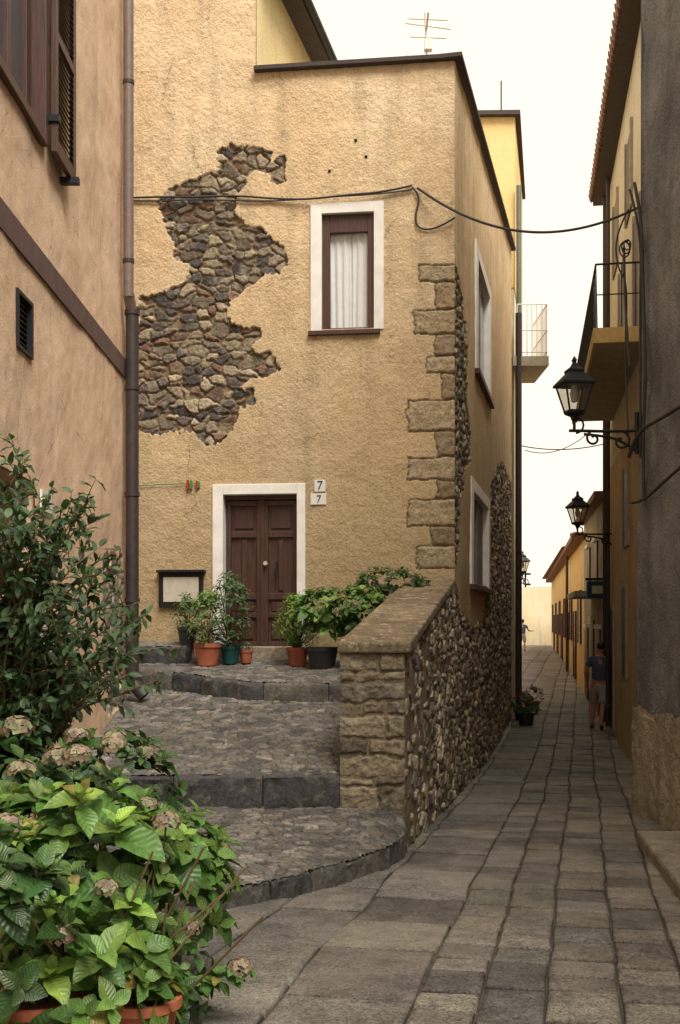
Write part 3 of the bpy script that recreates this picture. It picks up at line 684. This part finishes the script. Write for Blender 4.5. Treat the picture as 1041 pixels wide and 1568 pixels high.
def spiral(c,r0,r1,a0,a1,n=26,y=0): return [(c[0]+(r0+(r1-r0)*t)*math.cos(a0+(a1-a0)*t),c[1],c[2]+(r0+(r1-r0)*t)*math.sin(a0+(a1-a0)*t)) for t in np.linspace(0,1,n)]
def lamp(x,y,z,xw,s=1.):
    e=empty('street_lamp'); m=MB(); c=(x,y,z)
    q=math.pi/4
    for i in range(4):
        t=i*math.pi/2+q+.15; a=Vector((math.cos(t),math.sin(t),0)); t2=t+math.pi/2; b=Vector((math.cos(t2),math.sin(t2),0)); o=Vector(c)
        m.cyl(o+a*.12*s+Vector((0,0,.06*s)),o+a*.225*s+Vector((0,0,.36*s)),.011*s,.011*s,'iron',6)
        for r,h in ((.12,.06),(.225,.36)): m.cyl(o+a*r*s+Vector((0,0,h*s)),o+b*r*s+Vector((0,0,h*s)),.012*s,.012*s,'iron',6)
        v=[o+a*.115*s+Vector((0,0,.06*s)),o+b*.115*s+Vector((0,0,.06*s)),o+b*.22*s+Vector((0,0,.36*s)),o+a*.22*s+Vector((0,0,.36*s))]; m.add(v,[(0,1,2,3)],'lampglass')
    m.lathe(c,[(.0,.355*s),(.27*s,.355*s),(.27*s,.38*s),(.12*s,.5*s),(.13*s,.53*s),(.05*s,.58*s),(.025*s,.62*s),(.035*s,.65*s),(.0,.7*s)],'iron',4,rot=q+.15)
    m.lathe(c,[(.0,-.06*s),(.03*s,-.05*s),(.05*s,0),(.12*s,.03*s),(.13*s,.06*s),(.02*s,.065*s)],'iron',8)
    m.lathe((x,y,z+.36*s),[(0,-.2*s),(.035*s,-.19*s),(.05*s,-.1*s),(.03*s,0)],'ceramic',10)
    m.cyl((x,y,z-.16*s),(x,y,z-.04*s),.018*s,.018*s,'iron',8); m.cyl((xw-.02,y,z-.42*s),(xw-.02,y,z+.05*s),.025*s,.025*s,'iron',8)
    for zz in (-.34,-.02): m.box(W,xw-.03,xw+.14,y-.03,y+.03,z+(zz-.03)*s,z+(zz+.03)*s,'iron')
    m.build('lantern',e)
    L=xw-x
    curve('arm',[(x-.06*s,y,z-.16*s),(x+.1*L,y,z-.16*s),(x+.5*L,y,z-.17*s),(xw,y,z-.16*s)],.018*s,'iron',e)
    curve('scroll',spiral((x+.3*L,y,z-.25*s),.09*s,.02*s,math.pi/2,math.pi*2.8),.014*s,'iron',e)
    curve('scroll_b',spiral((x+.72*L,y,z-.28*s),.12*s,.02*s,math.pi/2,-math.pi*1.7),.014*s,'iron',e)
    curve('scroll_c',spiral((x+.02,y,z-.08*s),.11*s,.02*s,-math.pi/2,math.pi*1.2),.012*s,'iron',e)
    curve('brace',[(x+.15*L,y,z-.2*s),(x+.5*L,y,z-.22*s),(x+.8*L,y,z-.3*s),(xw,y,z-.42*s)],.016*s,'iron',e)
lamp((880-CX)/F*12.7,12.7,(HZ-638)/F*12.7,3.42,1.0)
lamp((885-CX)/F*23,23,(HZ-805)/F*23,5.7,1.05)
lamp((801-CX)/F*34,34,(HZ-878)/F*34,5.7,1.0)

# ================= RIGHT ROW =================
def prism_house(name,a,b,dep,z0,z1,mat,side=1):
    a=np.array(a);b=np.array(b);d=(b-a)/np.linalg.norm(b-a);n=np.array([d[1],-d[0]])*side
    m=MB(); m.prism([a,b,b+n*dep,a+n*dep],z0,z1,mat); e=empty(name); m.build('walls',e); return e,Fr(a,d,(-n[0],-n[1]))
A,fa=prism_house('cream_balcony_house',(4.1,14),(5.9,24.5),6,3.2,9.3,'cream')
m=MB(); m.prism([(4.1-.01,14),(5.9-.01,24.5),(11.9,23.5),(10,13)],-2.6,3.2,'orange'); m.build('lower_walls',A)
m=MB()
for k in range(46):
    u=-.2+k*.24; p0=fa.P(u,.38,9.32); p1=fa.P(u,-3,10.4); m.cyl(p0,p1,.1,.1,'tile',8)
m.box(fa,-.3,10.8,-.1,.3,9.22,9.3,'roof'); m.build('tiled_roof',A)
m=MB()
m.box(fa,2.3,8.9,0,.72,4.1,4.25,'concrete'); m.box(fa,2.26,8.9,.72,.76,4.08,4.3,'balc'); m.box(fa,2.22,2.3,0,.76,4.08,4.3,'balc')
m.build('balcony_slab',A)
m=MB()
for u in np.arange(2.3,8.9,.3): m.cyl(fa.P(u,.7,4.3),fa.P(u,.72,5.25),.009,.009,'iron',6)
for w in (.15,.35,.55): m.cyl(fa.P(2.28,w,4.3),fa.P(2.28,w,5.25),.009,.009,'iron',6)
m.cyl(fa.P(2.28,.72,5.25),fa.P(8.9,.72,5.25),.016,.016,'iron',8); m.cyl(fa.P(2.28,0,5.25),fa.P(2.28,.72,5.25),.016,.016,'iron',8); m.cyl(fa.P(2.28,.0,4.8),fa.P(2.28,.72,4.8),.01,.01,'iron',8)
for (u0,z0,z1_) in ((3,4.3,6.4),(6,4.3,6.4),(4.5,6.9,8.2),(7.5,6.9,8.2),(2.2,-2.2,0.1),(5.4,-1,.6),(8.4,-2.2,.2),(5,1.3,2.6)):
    m.box(fa,u0,u0+.95,-.02,.03,z0,z1_,'frame'); m.box(fa,u0-.12,u0,0,.05,z0-.02,z1_+.12,'concrete'); m.box(fa,u0+.95,u0+1.07,0,.05,z0-.02,z1_+.12,'concrete')
for u in (1.8,9.2,10.2): m.cyl(fa.P(u,.08,9.2),fa.P(u,.08,-2.2),.045,.045,'pipe',8)
m.build('balcony_rail_windows_pipes',A)
B,fb=prism_house('ochre_row_house',(5.86,24.5),(6.95,31.6),6,-2.6,2.7,'tanlow')
m=MB(); m.box(fb,-.1,7.2,-1,.25,2.7,2.85,'tile')
for u0,z0,z1_ in ((1.2,-2.3,-.2),(3.2,-1.2,0),(5.2,-2.2,-.2),(2,.8,1.9),(4.5,.8,1.9)):
    m.box(fb,u0,u0+.8,-.02,.04,z0,z1_,'frame'); m.box(fb,u0-.1,u0+.9,0,.1,z1_,z1_+.1,'white')
m.box(fb,1,4.5,0,.6,.55,.68,'concrete')
m.build('roof_and_openings',B)
Ch,fc=prism_house('orange_row_house',(6.95,31.6),(12.96,68),8,-2.4,2.3,'yellow')
m=MB(); m.box(fc,-.1,36.6,-1.5,.35,2.3,2.45,'tile')
for i,u0 in enumerate(np.arange(1.5,34,3.1)):
    z0,z1_=(-1.9,.3) if i%2 else (-.7,.9)
    m.box(fc,u0,u0+1.0,-.02,.04,z0,z1_,'pane'); m.box(fc,u0-.3,u0,0,.06,z0,z1_,'frame'); m.box(fc,u0+1,u0+1.3,0,.06,z0,z1_,'frame')
m.cyl(fc.P(8.5,.15,2.3),fc.P(8.5,.15,-2),.05,.05,'pipe',8)
m.box(W,8.3,8.8,38.9,39.5,2.3,3.0,'cream'); m.box(W,8.2,8.9,38.8,39.6,3.0,3.1,'tile')
m.prism([(7.4,37),(12,66),(18,66),(13.5,36)],[2.45]*4,[2.46,2.46,4.2,4.2],'tile')
m.build('roof_and_openings',Ch)
D_,fd=prism_house('cream_end_house',(9.5,76),(15,75),5,-1.8,2.1,'cream')
m=MB(); m.box(fd,-.1,5.7,-.3,.3,2.1,2.25,'tile'); m.box(fd,0,3.2,0,.03,-1.6,-.5,'orange'); m.box(fd,3.9,4.5,0,.05,.1,1.3,'pane'); m.box(fd,2.9,3.4,0,.05,.1,1.3,'pane'); m.box(fd,3.5,4.3,0,.06,-1.6,-.2,'frame')
m.prism([(13.2,73.5),(16,73.2),(16,75),(13.2,75.2)],-1.7,1.3,'orange'); m.build('roof_and_openings',D_)
Y_=empty('yellow_tall_house')
m=MB(); m.prism([(0,26.1),(4.1,26.0),(5.1,31),(0,31)],7.8,11.8,'yellow'); m.prism([(0,26.12),(4.08,26.02),(5.08,31),(0,31)],-2.4,7.8,'cream'); m.prism([(-.1,25.95),(4.2,25.85),(5.2,31.1),(-.1,31.1)],11.8,11.9,'roof')
m.box(W,3.75,3.78,25.9,25.93,11.9,12.6,'iron')
m.build('walls',Y_)
m=MB(); BY=25.55; bx0,bx1=(793-CX)/F*BY,(841-CX)/F*BY; bz=(HZ-545)/F*BY
m.box(W,bx0-.1,bx1,BY,BY+1.9,bz-.22,bz,'concrete')
for x in np.linspace(bx0,bx1-.04,7): m.cyl((x,BY+.04,bz),(x,BY+.04,bz+1.2),.012,.012,'white',6)
for y in np.linspace(BY+.04,BY+1.8,12): m.cyl((bx1-.04,y,bz),(bx1-.04,y,bz+1.2),.012,.012,'white',6)
for zz in (.1,.6,1.2): m.cyl((bx0,BY+.04,bz+zz),(bx1-.04,BY+.04,bz+zz),.014,.014,'white',6); m.cyl((bx1-.04,BY,bz+zz),(bx1-.04,BY+1.8,bz+zz),.014,.014,'white',6)
m.build('balcony',Y_)
E_,fe=prism_house('low_left_row_house',(5.05,31.2),(9.6,61),6,-2.3,1.8,'orange',-1)
def leaves_mesh(name,L,parent,mat='leaf'):
    A=np.array(L,float); n=len(A); T=np.array([0,.1,.25,.42,.6,.78,.92,1]); Wd=np.array([.05,.5,.86,1,.9,.6,.26,.0])
    pos=A[:,0:3];d=A[:,3:6];d/=np.linalg.norm(d,axis=1)[:,None]; up=A[:,6:9]; sdv=np.cross(d,up); sdv/=np.linalg.norm(sdv,axis=1)[:,None]+1e-9; up=np.cross(sdv,d)
    ln=A[:,9];wd=A[:,10];col=A[:,11:14];dr=A[:,14];fo=A[:,15]
    V=np.zeros((n,8,3,3)); UV=np.zeros((n,8,3,2))
    ph=R.random(n)*6.28
    for i,(t,w) in enumerate(zip(T,Wd)):
        for j,v in enumerate((-1,0,1)):
            hw=w*wd*.5
            lift=fo*abs(v)*hw-dr*ln*t*t+(abs(v)*.14*hw*np.sin(ph+t*14+v))
            V[:,i,j]=pos+d*(ln*t*(1-.25*dr*t))[:,None]+sdv*(v*hw)[:,None]+up*lift[:,None]; UV[:,i,j]=(t,v)
    idx=np.arange(24).reshape(8,3); f=np.stack([idx[:-1,:-1],idx[:-1,1:],idx[1:,1:],idx[1:,:-1]],-1).reshape(-1,4)
    Fq=(np.arange(n)[:,None,None]*24+f[None]).reshape(-1,4)
    C=np.repeat(col,24,axis=0)
    o=npmesh(name,V.reshape(-1,3),Fq,M[mat],C,parent=parent)
    uv=o.data.uv_layers.new(name='UVMap'); li=np.zeros(len(o.data.loops),np.int32); o.data.loops.foreach_get('vertex_index',li)
    uv.data.foreach_set('uv',UV.reshape(-1,2)[li].astype(np.float32).ravel()); return o
def rnd_dir():
    v=R.normal(size=3); return v/np.linalg.norm(v)
def rosette(L,pos,ax,size,n=3,col=(.10,.2,.035),wr=.62,droop=.3):
    ax=np.array(ax,float);ax/=np.linalg.norm(ax); a=np.cross(ax,(.31,.7,.2));a/=np.linalg.norm(a);b=np.cross(ax,a); th0=R.random()*6.28
    for k in range(n):
        for h in (0,1):
            th=th0+k*1.57+h*math.pi+R.normal()*.2; el=.05+.32*k+R.normal()*.15
            d=(a*math.cos(th)+b*math.sin(th))*math.cos(el)+ax*math.sin(el); s=size*(1-.2*k)*R.uniform(.75,1.2)
            br=R.uniform(.6,1.3)*(1+.25*k); y=R.random()
            c=np.array(col)*br*np.array([1+.5*y*(k>0),1+.12*y,1])
            if R.random()<.03: c=np.array([.2,.17,.04])
            L.append([*(np.array(pos)+ax*.025*k),*d,*(ax+.15*R.normal(size=3)),s,s*wr*R.uniform(.85,1.1),*c,droop*R.uniform(.3,1.7),.35])
def florets(L,c,r,cols,n=90):
    for _ in range(n):
        v=rnd_dir(); 
        if v[2]<-.3: v[2]*=-1
        p=np.array(c)+v*r*np.array([1,1,.75])*R.uniform(.8,1.05); cc=np.array(cols[R.integers(len(cols))])*R.uniform(.7,1.2)
        a=np.cross(v,rnd_dir());a/=np.linalg.norm(a);b=np.cross(v,a)
        for q in range(4):
            t=q*1.57; d=a*math.cos(t)+b*math.sin(t); L.append([*p,*(d+.25*v),*v,r*.28,r*.26,*cc,.1,.1])
def ellipsoid(L,c,r,n,size,col,ins=.25,camb=True,np_=3,wr=.62):
    k=0
    while k<n:
        v=rnd_dir()
        if v[2]<-.55: continue
        if camb and v[1]>.45: continue
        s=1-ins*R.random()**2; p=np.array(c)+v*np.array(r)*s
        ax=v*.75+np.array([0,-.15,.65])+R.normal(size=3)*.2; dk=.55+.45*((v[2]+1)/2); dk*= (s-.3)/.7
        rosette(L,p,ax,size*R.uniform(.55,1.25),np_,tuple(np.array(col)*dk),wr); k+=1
G1=(.075,.155,.034); G2=(.045,.10,.028); G3=(.105,.205,.042)
hyd=empty('hydrangea_plants')
L=[]
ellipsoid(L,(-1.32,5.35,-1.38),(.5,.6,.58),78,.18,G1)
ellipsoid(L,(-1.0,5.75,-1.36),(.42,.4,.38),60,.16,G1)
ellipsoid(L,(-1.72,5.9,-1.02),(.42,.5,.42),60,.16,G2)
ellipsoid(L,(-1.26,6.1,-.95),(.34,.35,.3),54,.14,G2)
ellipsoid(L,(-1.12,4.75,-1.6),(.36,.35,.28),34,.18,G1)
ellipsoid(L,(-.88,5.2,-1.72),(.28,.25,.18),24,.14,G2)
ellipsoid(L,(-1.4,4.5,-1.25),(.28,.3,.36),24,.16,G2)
for p,s in (((-1.0,4.95,-.96),.25),((-1.17,5.0,-.84),.2),((-1.24,4.8,-1.25),.22),((-.93,4.9,-1.3),.19),((-1.2,4.6,-1.5),.22),((-.78,5.5,-1.12),.18),((-.98,4.7,-1.45),.2),((-1.45,4.9,-1.0),.2),((-.7,5.6,-1.3),.15)):
    rosette(L,p,(.15,-.45,.85),s,4,G3)
for t in np.linspace(0,1,8):
    rosette(L,(-.74+.3*t,5.1,-1.62-.05*t-.05*math.sin(t*5)),(.3,-.3,.9),.09,2,G1)
leaves_mesh('foliage',L,hyd)
FL=[]; dead=[(.30,.22,.15),(.32,.29,.17),(.26,.28,.15),(.38,.26,.21)]
for c,r in (((-.8,5.1,-.93),.065),((-1.42,5.6,-.7),.08),((-1.28,5.4,-.66),.07),((-1.15,5.6,-.64),.065),((-1.66,5.7,-.56),.085),((-1.46,4.85,-.9),.07),((-1.12,4.5,-1.28),.06),((-.46,5.1,-1.6),.06),((-1.2,5.9,-.64),.07),((-1.4,5.9,-.62),.07),((-.98,5.6,-.94),.06),((-1.3,4.45,-1.5),.06),((-1.0,4.75,-1.15),.055),((-1.52,5.3,-.72),.07),((-.72,5.4,-1.5),.05),((-1.05,6.0,-.72),.06)):
    florets(FL,c,r,dead,80)
leaves_mesh('faded_flower_heads',FL,hyd)
m=MB()
for i in range(30):
    a=np.array((-1.1+R.normal()*.15,5.1+R.normal()*.15,-1.85)); b=a+np.array((R.normal()*.28,R.normal()*.2,R.uniform(.4,.85))); m.cyl(tuple(a),tuple(b),.008,.005,'stem',6)
m.cyl((-.9,5.3,-1.6),(-.8,5.1,-.95),.007,.005,'stem',6)
m.lathe((-1.1,5.15,-1.9),[(0,0),(.16,.0),(.2,.26),(.225,.26),(.225,.31),(.19,.31),(.18,.27),(0,.26)],'terra',24)
m.lathe((-.86,4.82,-1.89),[(0,0),(.12,.0),(.155,.22),(.175,.22),(.175,.26),(.15,.26),(.14,.22),(0,.22)],'terra',24)
m.lathe((-1.3,4.75,-1.89),[(0,0),(.14,.0),(.18,.24),(.2,.24),(.2,.28),(.17,.28),(.16,.24),(0,.24)],'terra',24)
m.lathe((-1.65,5.8,-1.93),[(0,0),(.18,.0),(.22,.4),(.25,.4),(.25,.45),(.2,.45),(.2,.4),(0,.4)],'terra',24)
m.lathe((-1.0,5.8,-1.93),[(0,0),(.15,.0),(.19,.28),(.2,.28),(.2,.31),(.17,.31),(.17,.28),(0,.28)],'blackpot',24)
m.build('pots_and_stems',hyd,smooth=True)
shr=empty('citrus_shrub'); L=[]; SM=MB()
def twig(p,d,ln,r,lev):
    n=max(4,int(ln/.05)); p=np.array(p,float); d=np.array(d,float)/np.linalg.norm(d)
    for i in range(n):
        q=p+d*ln/n
        if q[0]>-1.2 and lev<2 and ln<.6: return
        SM.cyl(tuple(p),tuple(q),r*(1-i/n*.6),r*(1-(i+1)/n*.6),'stem',5,cap=False)
        if lev>0 and i>1 and R.random()<.45 and q[2]>-1.2: 
            dd=d+R.normal(size=3)*.55+np.array([-.02,0,.3]); twig(q,dd,ln*R.uniform(.22,.4),r*.55,lev-1)
        if lev<2:
            for _ in range(2):
                dd=d*.4+rnd_dir(); s=R.uniform(.055,.095); br=R.uniform(.6,1.5); L.append([*q,*dd,*(np.array([0,-.3,1])+.3*R.normal(size=3)),s,s*.45,.05*br,.09*br,.035*br,.2,.3])
        d=d+R.normal(size=3)*.07+np.array([-.01,0,0]); d/=np.linalg.norm(d); p=q
for i in range(18):
    twig((-1.98+R.normal()*.1,6.4+R.normal()*.2,-1.9),(R.uniform(-.12,.12),R.uniform(-.1,.1),1),R.uniform(1.5,2.4),.014,2)
twig((-1.9,6.4,-.35),(.9,-.05,.35),.6,.008,0); twig((-1.85,6.4,-.5),(.9,0,.08),.62,.008,0); twig((-1.92,6.4,-.25),(.5,0,.8),.55,.008,1); twig((-1.9,6.4,-.3),(.7,0,.5),.6,.008,1)
leaves_mesh('foliage',L,shr); SM.build('branches',shr)
L=[]; ellipsoid(L,(-2.08,6.5,-.72),(.42,.5,.66),90,.11,(.045,.085,.03),wr=.5); leaves_mesh('dense_foliage',L,shr)

def pot(name,x,y,z,r,h,mat):
    e=empty(name); m=MB(); m.lathe((x,y,z),[(0,0),(r*.7,0),(r*.92,h*.82),(r,h*.82),(r,h),(r*.86,h),(r*.84,h*.85),(0,h*.85)],mat,20); m.lathe((x,y,z+h*.86),[(r*.84,0),(0,.01)],'soil',12); m.build('pot',e,smooth=True); return e
def dp(px,Y): return (px-CX)/F*Y
def lz(X,Y): return float(z3(np.array(X),np.array(Y)))+.01
def shrubby(e,x,y,z,w,h,n,size,col,wr=.45):
    L=[]
    m=MB()
    for i in range(n):
        t=R.random()**.8; a=R.random()*6.28; rr=w*.5*math.sqrt(R.random())*(.5+.8*math.sin(math.pi*min(1,t*.9+.1)))
        p=(x+rr*math.cos(a),y+rr*math.sin(a),z+h*t)
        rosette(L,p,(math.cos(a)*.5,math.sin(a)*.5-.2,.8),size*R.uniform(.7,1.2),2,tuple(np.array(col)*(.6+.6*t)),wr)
        if i%5==0: m.cyl((x,y,z),p,.006,.003,'stem',5)
    leaves_mesh('foliage',L,e); m.build('stems',e)
Y0=13.55
x=dp(318,Y0); e=pot('potted_plant',x,Y0,lz(x,Y0),.17,.27,'terra'); shrubby(e,x,Y0,lz(x,Y0)+.27,.45,.6,110,.08,(.08,.15,.035))
x=dp(287,13.95); e=pot('potted_plant',x,13.95,-.32,.13,.24,'blackpot'); shrubby(e,x,13.95,-.1,.32,.42,60,.07,(.055,.11,.035))
x=dp(353,13.7); e=pot('potted_plant',x,13.7,lz(x,13.7),.13,.22,'greenpot'); shrubby(e,x,13.7,lz(x,13.7)+.2,.46,.9,190,.08,(.05,.10,.035),.4)
x=dp(377,13.75); e=pot('potted_plant',x,13.75,lz(x,13.75),.09,.16,'terra'); shrubby(e,x,13.75,lz(x,13.75)+.13,.12,.1,8,.05,(.07,.15,.03))
x=dp(456,13.55); e=pot('potted_fern',x,13.55,lz(x,13.55),.14,.22,'terra'); shrubby(e,x,13.55,lz(x,13.55)+.2,.46,.66,300,.075,(.11,.23,.03),.2)
x=dp(494,13.3); e=pot('potted_hydrangea',x,13.3,lz(x,13.3),.2,.26,'blackpot'); L=[]
ellipsoid(L,(x+.03,13.3,.02),(.34,.3,.32),60,.15,G1); 
for q in range(8): rosette(L,(x+R.normal()*.15,13.05,R.uniform(-.15,.25)),(.1,-.5,.8),.17,3,G3)
leaves_mesh('foliage',L,e)
x=dp(555,13.2); e=pot('potted_shrub',x,13.2,lz(x,13.2),.22,.3,'terra'); L=[]
ellipsoid(L,(x,13.2,.0),(.42,.35,.38),90,.11,G2); ellipsoid(L,(x+.35,13.4,.4),(.42,.25,.2),75,.1,G2); ellipsoid(L,(x-.05,13.1,.12),(.32,.3,.25),40,.12,G3)
florets(L,(x-.1,12.85,.18),.07,dead,40); florets(L,(x-.3,12.85,.1),.06,dead,40)
leaves_mesh('foliage',L,e)
x,y=dp(957,22.5),22.5; e=pot('street_planter',x,y,float(gz(y)),.27,.4,'blackpot'); L=[]; ellipsoid(L,(x,y,float(gz(y))+.62),(.33,.3,.28),45,.12,G2); leaves_mesh('foliage',L,e)
for px,y,mm in ((800,25,'blackpot'),(815,26.5,'terra'),(806,24,'blackpot')):
    x=dp(px,y); e=pot('street_flower_pot',x,y,float(gz(y)),.2,.3,mm); L=[]; ellipsoid(L,(x,y,float(gz(y))+.42),(.24,.24,.2),18,.12,G2); florets(L,(x,y,float(gz(y))+.55),.14,[(.4,.03,.03)],14); leaves_mesh('foliage',L,e)
m=MB(); y=25; m.box(W,dp(900,y),dp(934,y),y,y+.12,(HZ-916)/F*y,(HZ-890)/F*y,'signblue'); m.box(W,dp(907,y),dp(927,y),y-.012,y,(HZ-909)/F*y,(HZ-897)/F*y,'steel'); m.box(W,dp(898,y),dp(942,y),y+.03,y+.08,(HZ-889)/F*y,(HZ-885)/F*y,'iron'); m.build('shop_sign')

# ================= PEOPLE =================
def skin(name,vs,ed,rad,mat,parent,sub=2):
    me=bpy.data.meshes.new(name); me.from_pydata(vs,ed,[]); me.materials.append(M[mat]); o=link(name,me,parent)
    s=o.modifiers.new('skin','SKIN'); s.use_smooth_shade=True
    for i,r in enumerate(rad):
        me.skin_vertices[0].data[i].radius=r if isinstance(r,tuple) else (r,r)
    me.skin_vertices[0].data[0].use_root=True
    b=o.modifiers.new('sub','SUBSURF'); b.levels=sub; b.render_levels=sub; return o
def person(name,loc,rot,sc,shirt,shorts,hair='hair'):
    e=empty(name)
    V=[(0,0,.95),(0,.0,1.1),(0,.01,1.28),(0,.0,1.42),(0,.02,1.5),(0,.03,1.56)]; Rr=[.11,.11,.13,.1,.055,.05]; E=[(i,i+1) for i in range(5)]
    def chain(par,pts,rs):
        p=par
        for q,r in zip(pts,rs): V.append(q);Rr.append(r);E.append((p,len(V)-1));p=len(V)-1
        return p
    lh_=chain(3,[(-.17,0,1.42),(-.24,-.02,1.28),(-.27,-.03,1.12),(-.25,.1,.95),(-.24,.16,.9)],[.055,.05,.04,.03,.026])
    rh=chain(3,[(.17,0,1.42),(.25,.02,1.3),(.31,.02,1.16),(.42,.16,1.12),(.52,.24,1.13)],[.055,.05,.04,.032,.026])
    for side,h,d in ((-1,lh_,Vector((0,.25,-.95))),(1,rh,Vector((.8,.5,.0)))):
        d.normalize(); sv=d.cross(Vector((0,0,1)) if side>0 else Vector((0,1,0))).normalized(); up=sv.cross(d); b=Vector(V[h]); palm=b+d*.05
        k=chain(h,[tuple(palm)],[.026])
        for f,(o,l) in enumerate(((-.028,.07),(-.009,.08),(.01,.075),(.028,.06))): chain(k,[tuple(palm+sv*o+d*.035),tuple(palm+sv*o*1.1+d*(.03+l*.6)-up*.01),tuple(palm+sv*o*1.1+d*(.025+l)-up*.03)],[.009,.008,.007])
        chain(k,[tuple(palm+sv*.035*side+up*.01),tuple(palm+sv*.06*side+d*.03)],[.011,.008])
    chain(0,[(-.09,0,.88),(-.1,.1,.68),(-.1,.17,.5),(-.1,.14,.3),(-.1,.13,.09),(-.1,.25,.04)],[.09,.08,.06,.055,.038,.035])
    chain(0,[(.09,0,.88),(.1,-.02,.68),(.1,-.02,.5),(.1,-.14,.3),(.1,-.24,.12),(.11,-.16,.04)],[.09,.08,.06,.055,.038,.035])
    skin('body',V,E,Rr,'skin',e)
    skin('tshirt',[(0,0,.93),(0,0,1.08),(0,.01,1.26),(0,.0,1.4),(0,.01,1.47),(-.17,0,1.41),(-.25,-.02,1.25),(.17,0,1.41),(.26,.02,1.27)],[(0,1),(1,2),(2,3),(3,4),(3,5),(5,6),(3,7),(7,8)],[(.165,.125),(.16,.125),(.175,.13),(.13,.11),.075,.075,.075,.075,.075],shirt,e)
    skin('shorts',[(0,0,.98),(0,0,.9),(-.09,.02,.82),(-.1,.12,.62),(-.1,.16,.52),(.09,0,.82),(.1,-.02,.62),(.1,-.03,.5)],[(0,1),(1,2),(2,3),(3,4),(1,5),(5,6),(6,7)],[(.155,.125),(.15,.125),.105,.1,.095,.105,.1,.095],shorts,e)
    skin('shoe_l',[(-.1,.1,.035),(-.1,.2,.035),(-.1,.3,.03)],[(0,1),(1,2)],[.045,.045,.035],'shoe',e); skin('shoe_r',[(.11,-.26,.1),(.11,-.2,.055),(.11,-.1,.03)],[(0,1),(1,2)],[.042,.045,.035],'shoe',e)
    m=MB()
    def ell(c,r,mat,zc=None,n=16,k=10):
        v=[];f=[]
        for j in range(k+1):
            p=math.pi*j/k
            for i in range(n):
                t=2*math.pi*i/n; v.append((c[0]+r[0]*math.sin(p)*math.cos(t)*(1-.18*(math.cos(p)<-.2)*(-math.cos(p))),c[1]+r[1]*math.sin(p)*math.sin(t),c[2]+r[2]*math.cos(p)))
        for j in range(k):
            for i in range(n): f.append((j*n+i,j*n+(i+1)%n,(j+1)*n+(i+1)%n,(j+1)*n+i))
        m.add(v,f,mat)
    ell((0,.04,1.655),(.076,.098,.12),'skin'); ell((0,.02,1.685),(.083,.098,.1),hair)
    for s in (-1,1): ell((s*.08,.035,1.65),(.012,.022,.033),'skin',n=8,k=6); ell((s*.03,.132,1.665),(.012,.007,.008),'ceramic',n=8,k=6); ell((s*.03,.138,1.665),(.005,.004,.006),'ink',n=8,k=6)
    ell((0,.145,1.635),(.014,.02,.024),'skin',n=8,k=6); ell((0,.134,1.6),(.026,.008,.008),'red',n=8,k=6)
    m.build('head',e,smooth=True)
    e.location=loc; e.rotation_euler=(0,math.radians(3) if name=='walking_man' else 0,rot); e.scale=(sc,)*3; return e
person('walking_man',(dp(914,23.4),23.4,float(gz(23.4))+.02),-.3,1.04,'navy','shorts')
person('walking_woman',(dp(801,58),58,float(gz(58))),-.1,.95,'navy','shorts')

# ================= LIGHT / WORLD / CAMERA =================
sc=bpy.context.scene
w=bpy.data.worlds.new('World'); sc.world=w; w.use_nodes=True; nt=w.node_tree; bg=nt.nodes['Background']
sky=nt.nodes.new('ShaderNodeTexSky'); sky.sky_type='NISHITA'; sky.sun_disc=False
el=math.radians(54); dirn=Vector((.42,-.8,0)).normalized()
az=math.atan2(dirn.x,dirn.y)
sky.sun_elevation=el; sky.sun_rotation=az; sky.dust_density=4; sky.air_density=1.5
mx=nt.nodes.new('ShaderNodeMix'); mx.data_type='RGBA'; mx.inputs[0].default_value=.94; nt.links.new(sky.outputs[0],mx.inputs[6]); mx.inputs[7].default_value=(10.4,9.3,7.6,1)
nt.links.new(mx.outputs[2],bg.inputs[0]); bg.inputs[1].default_value=.128
s=bpy.data.lights.new('sun','SUN'); s.energy=4.8; s.angle=math.radians(30); s.color=(1,.97,.91)
so=bpy.data.objects.new('sun',s); coll.objects.link(so)
tow=Vector((dirn.x*math.cos(el),dirn.y*math.cos(el),math.sin(el))); so.rotation_euler=tow.to_track_quat('Z','Y').to_euler()
cd=bpy.data.cameras.new('camera'); cam=bpy.data.objects.new('camera',cd); coll.objects.link(cam)
cd.sensor_fit='HORIZONTAL'; cd.sensor_width=24; cd.lens=24*F/1042; cd.shift_y=(HZ-784)/1042; cd.clip_end=2000; cd.clip_start=.05
cam.location=(0,0,0); cam.rotation_euler=(math.pi/2,0,0); sc.camera=cam
sc.view_settings.view_transform='Standard'; sc.view_settings.look='None'; sc.view_settings.exposure=0
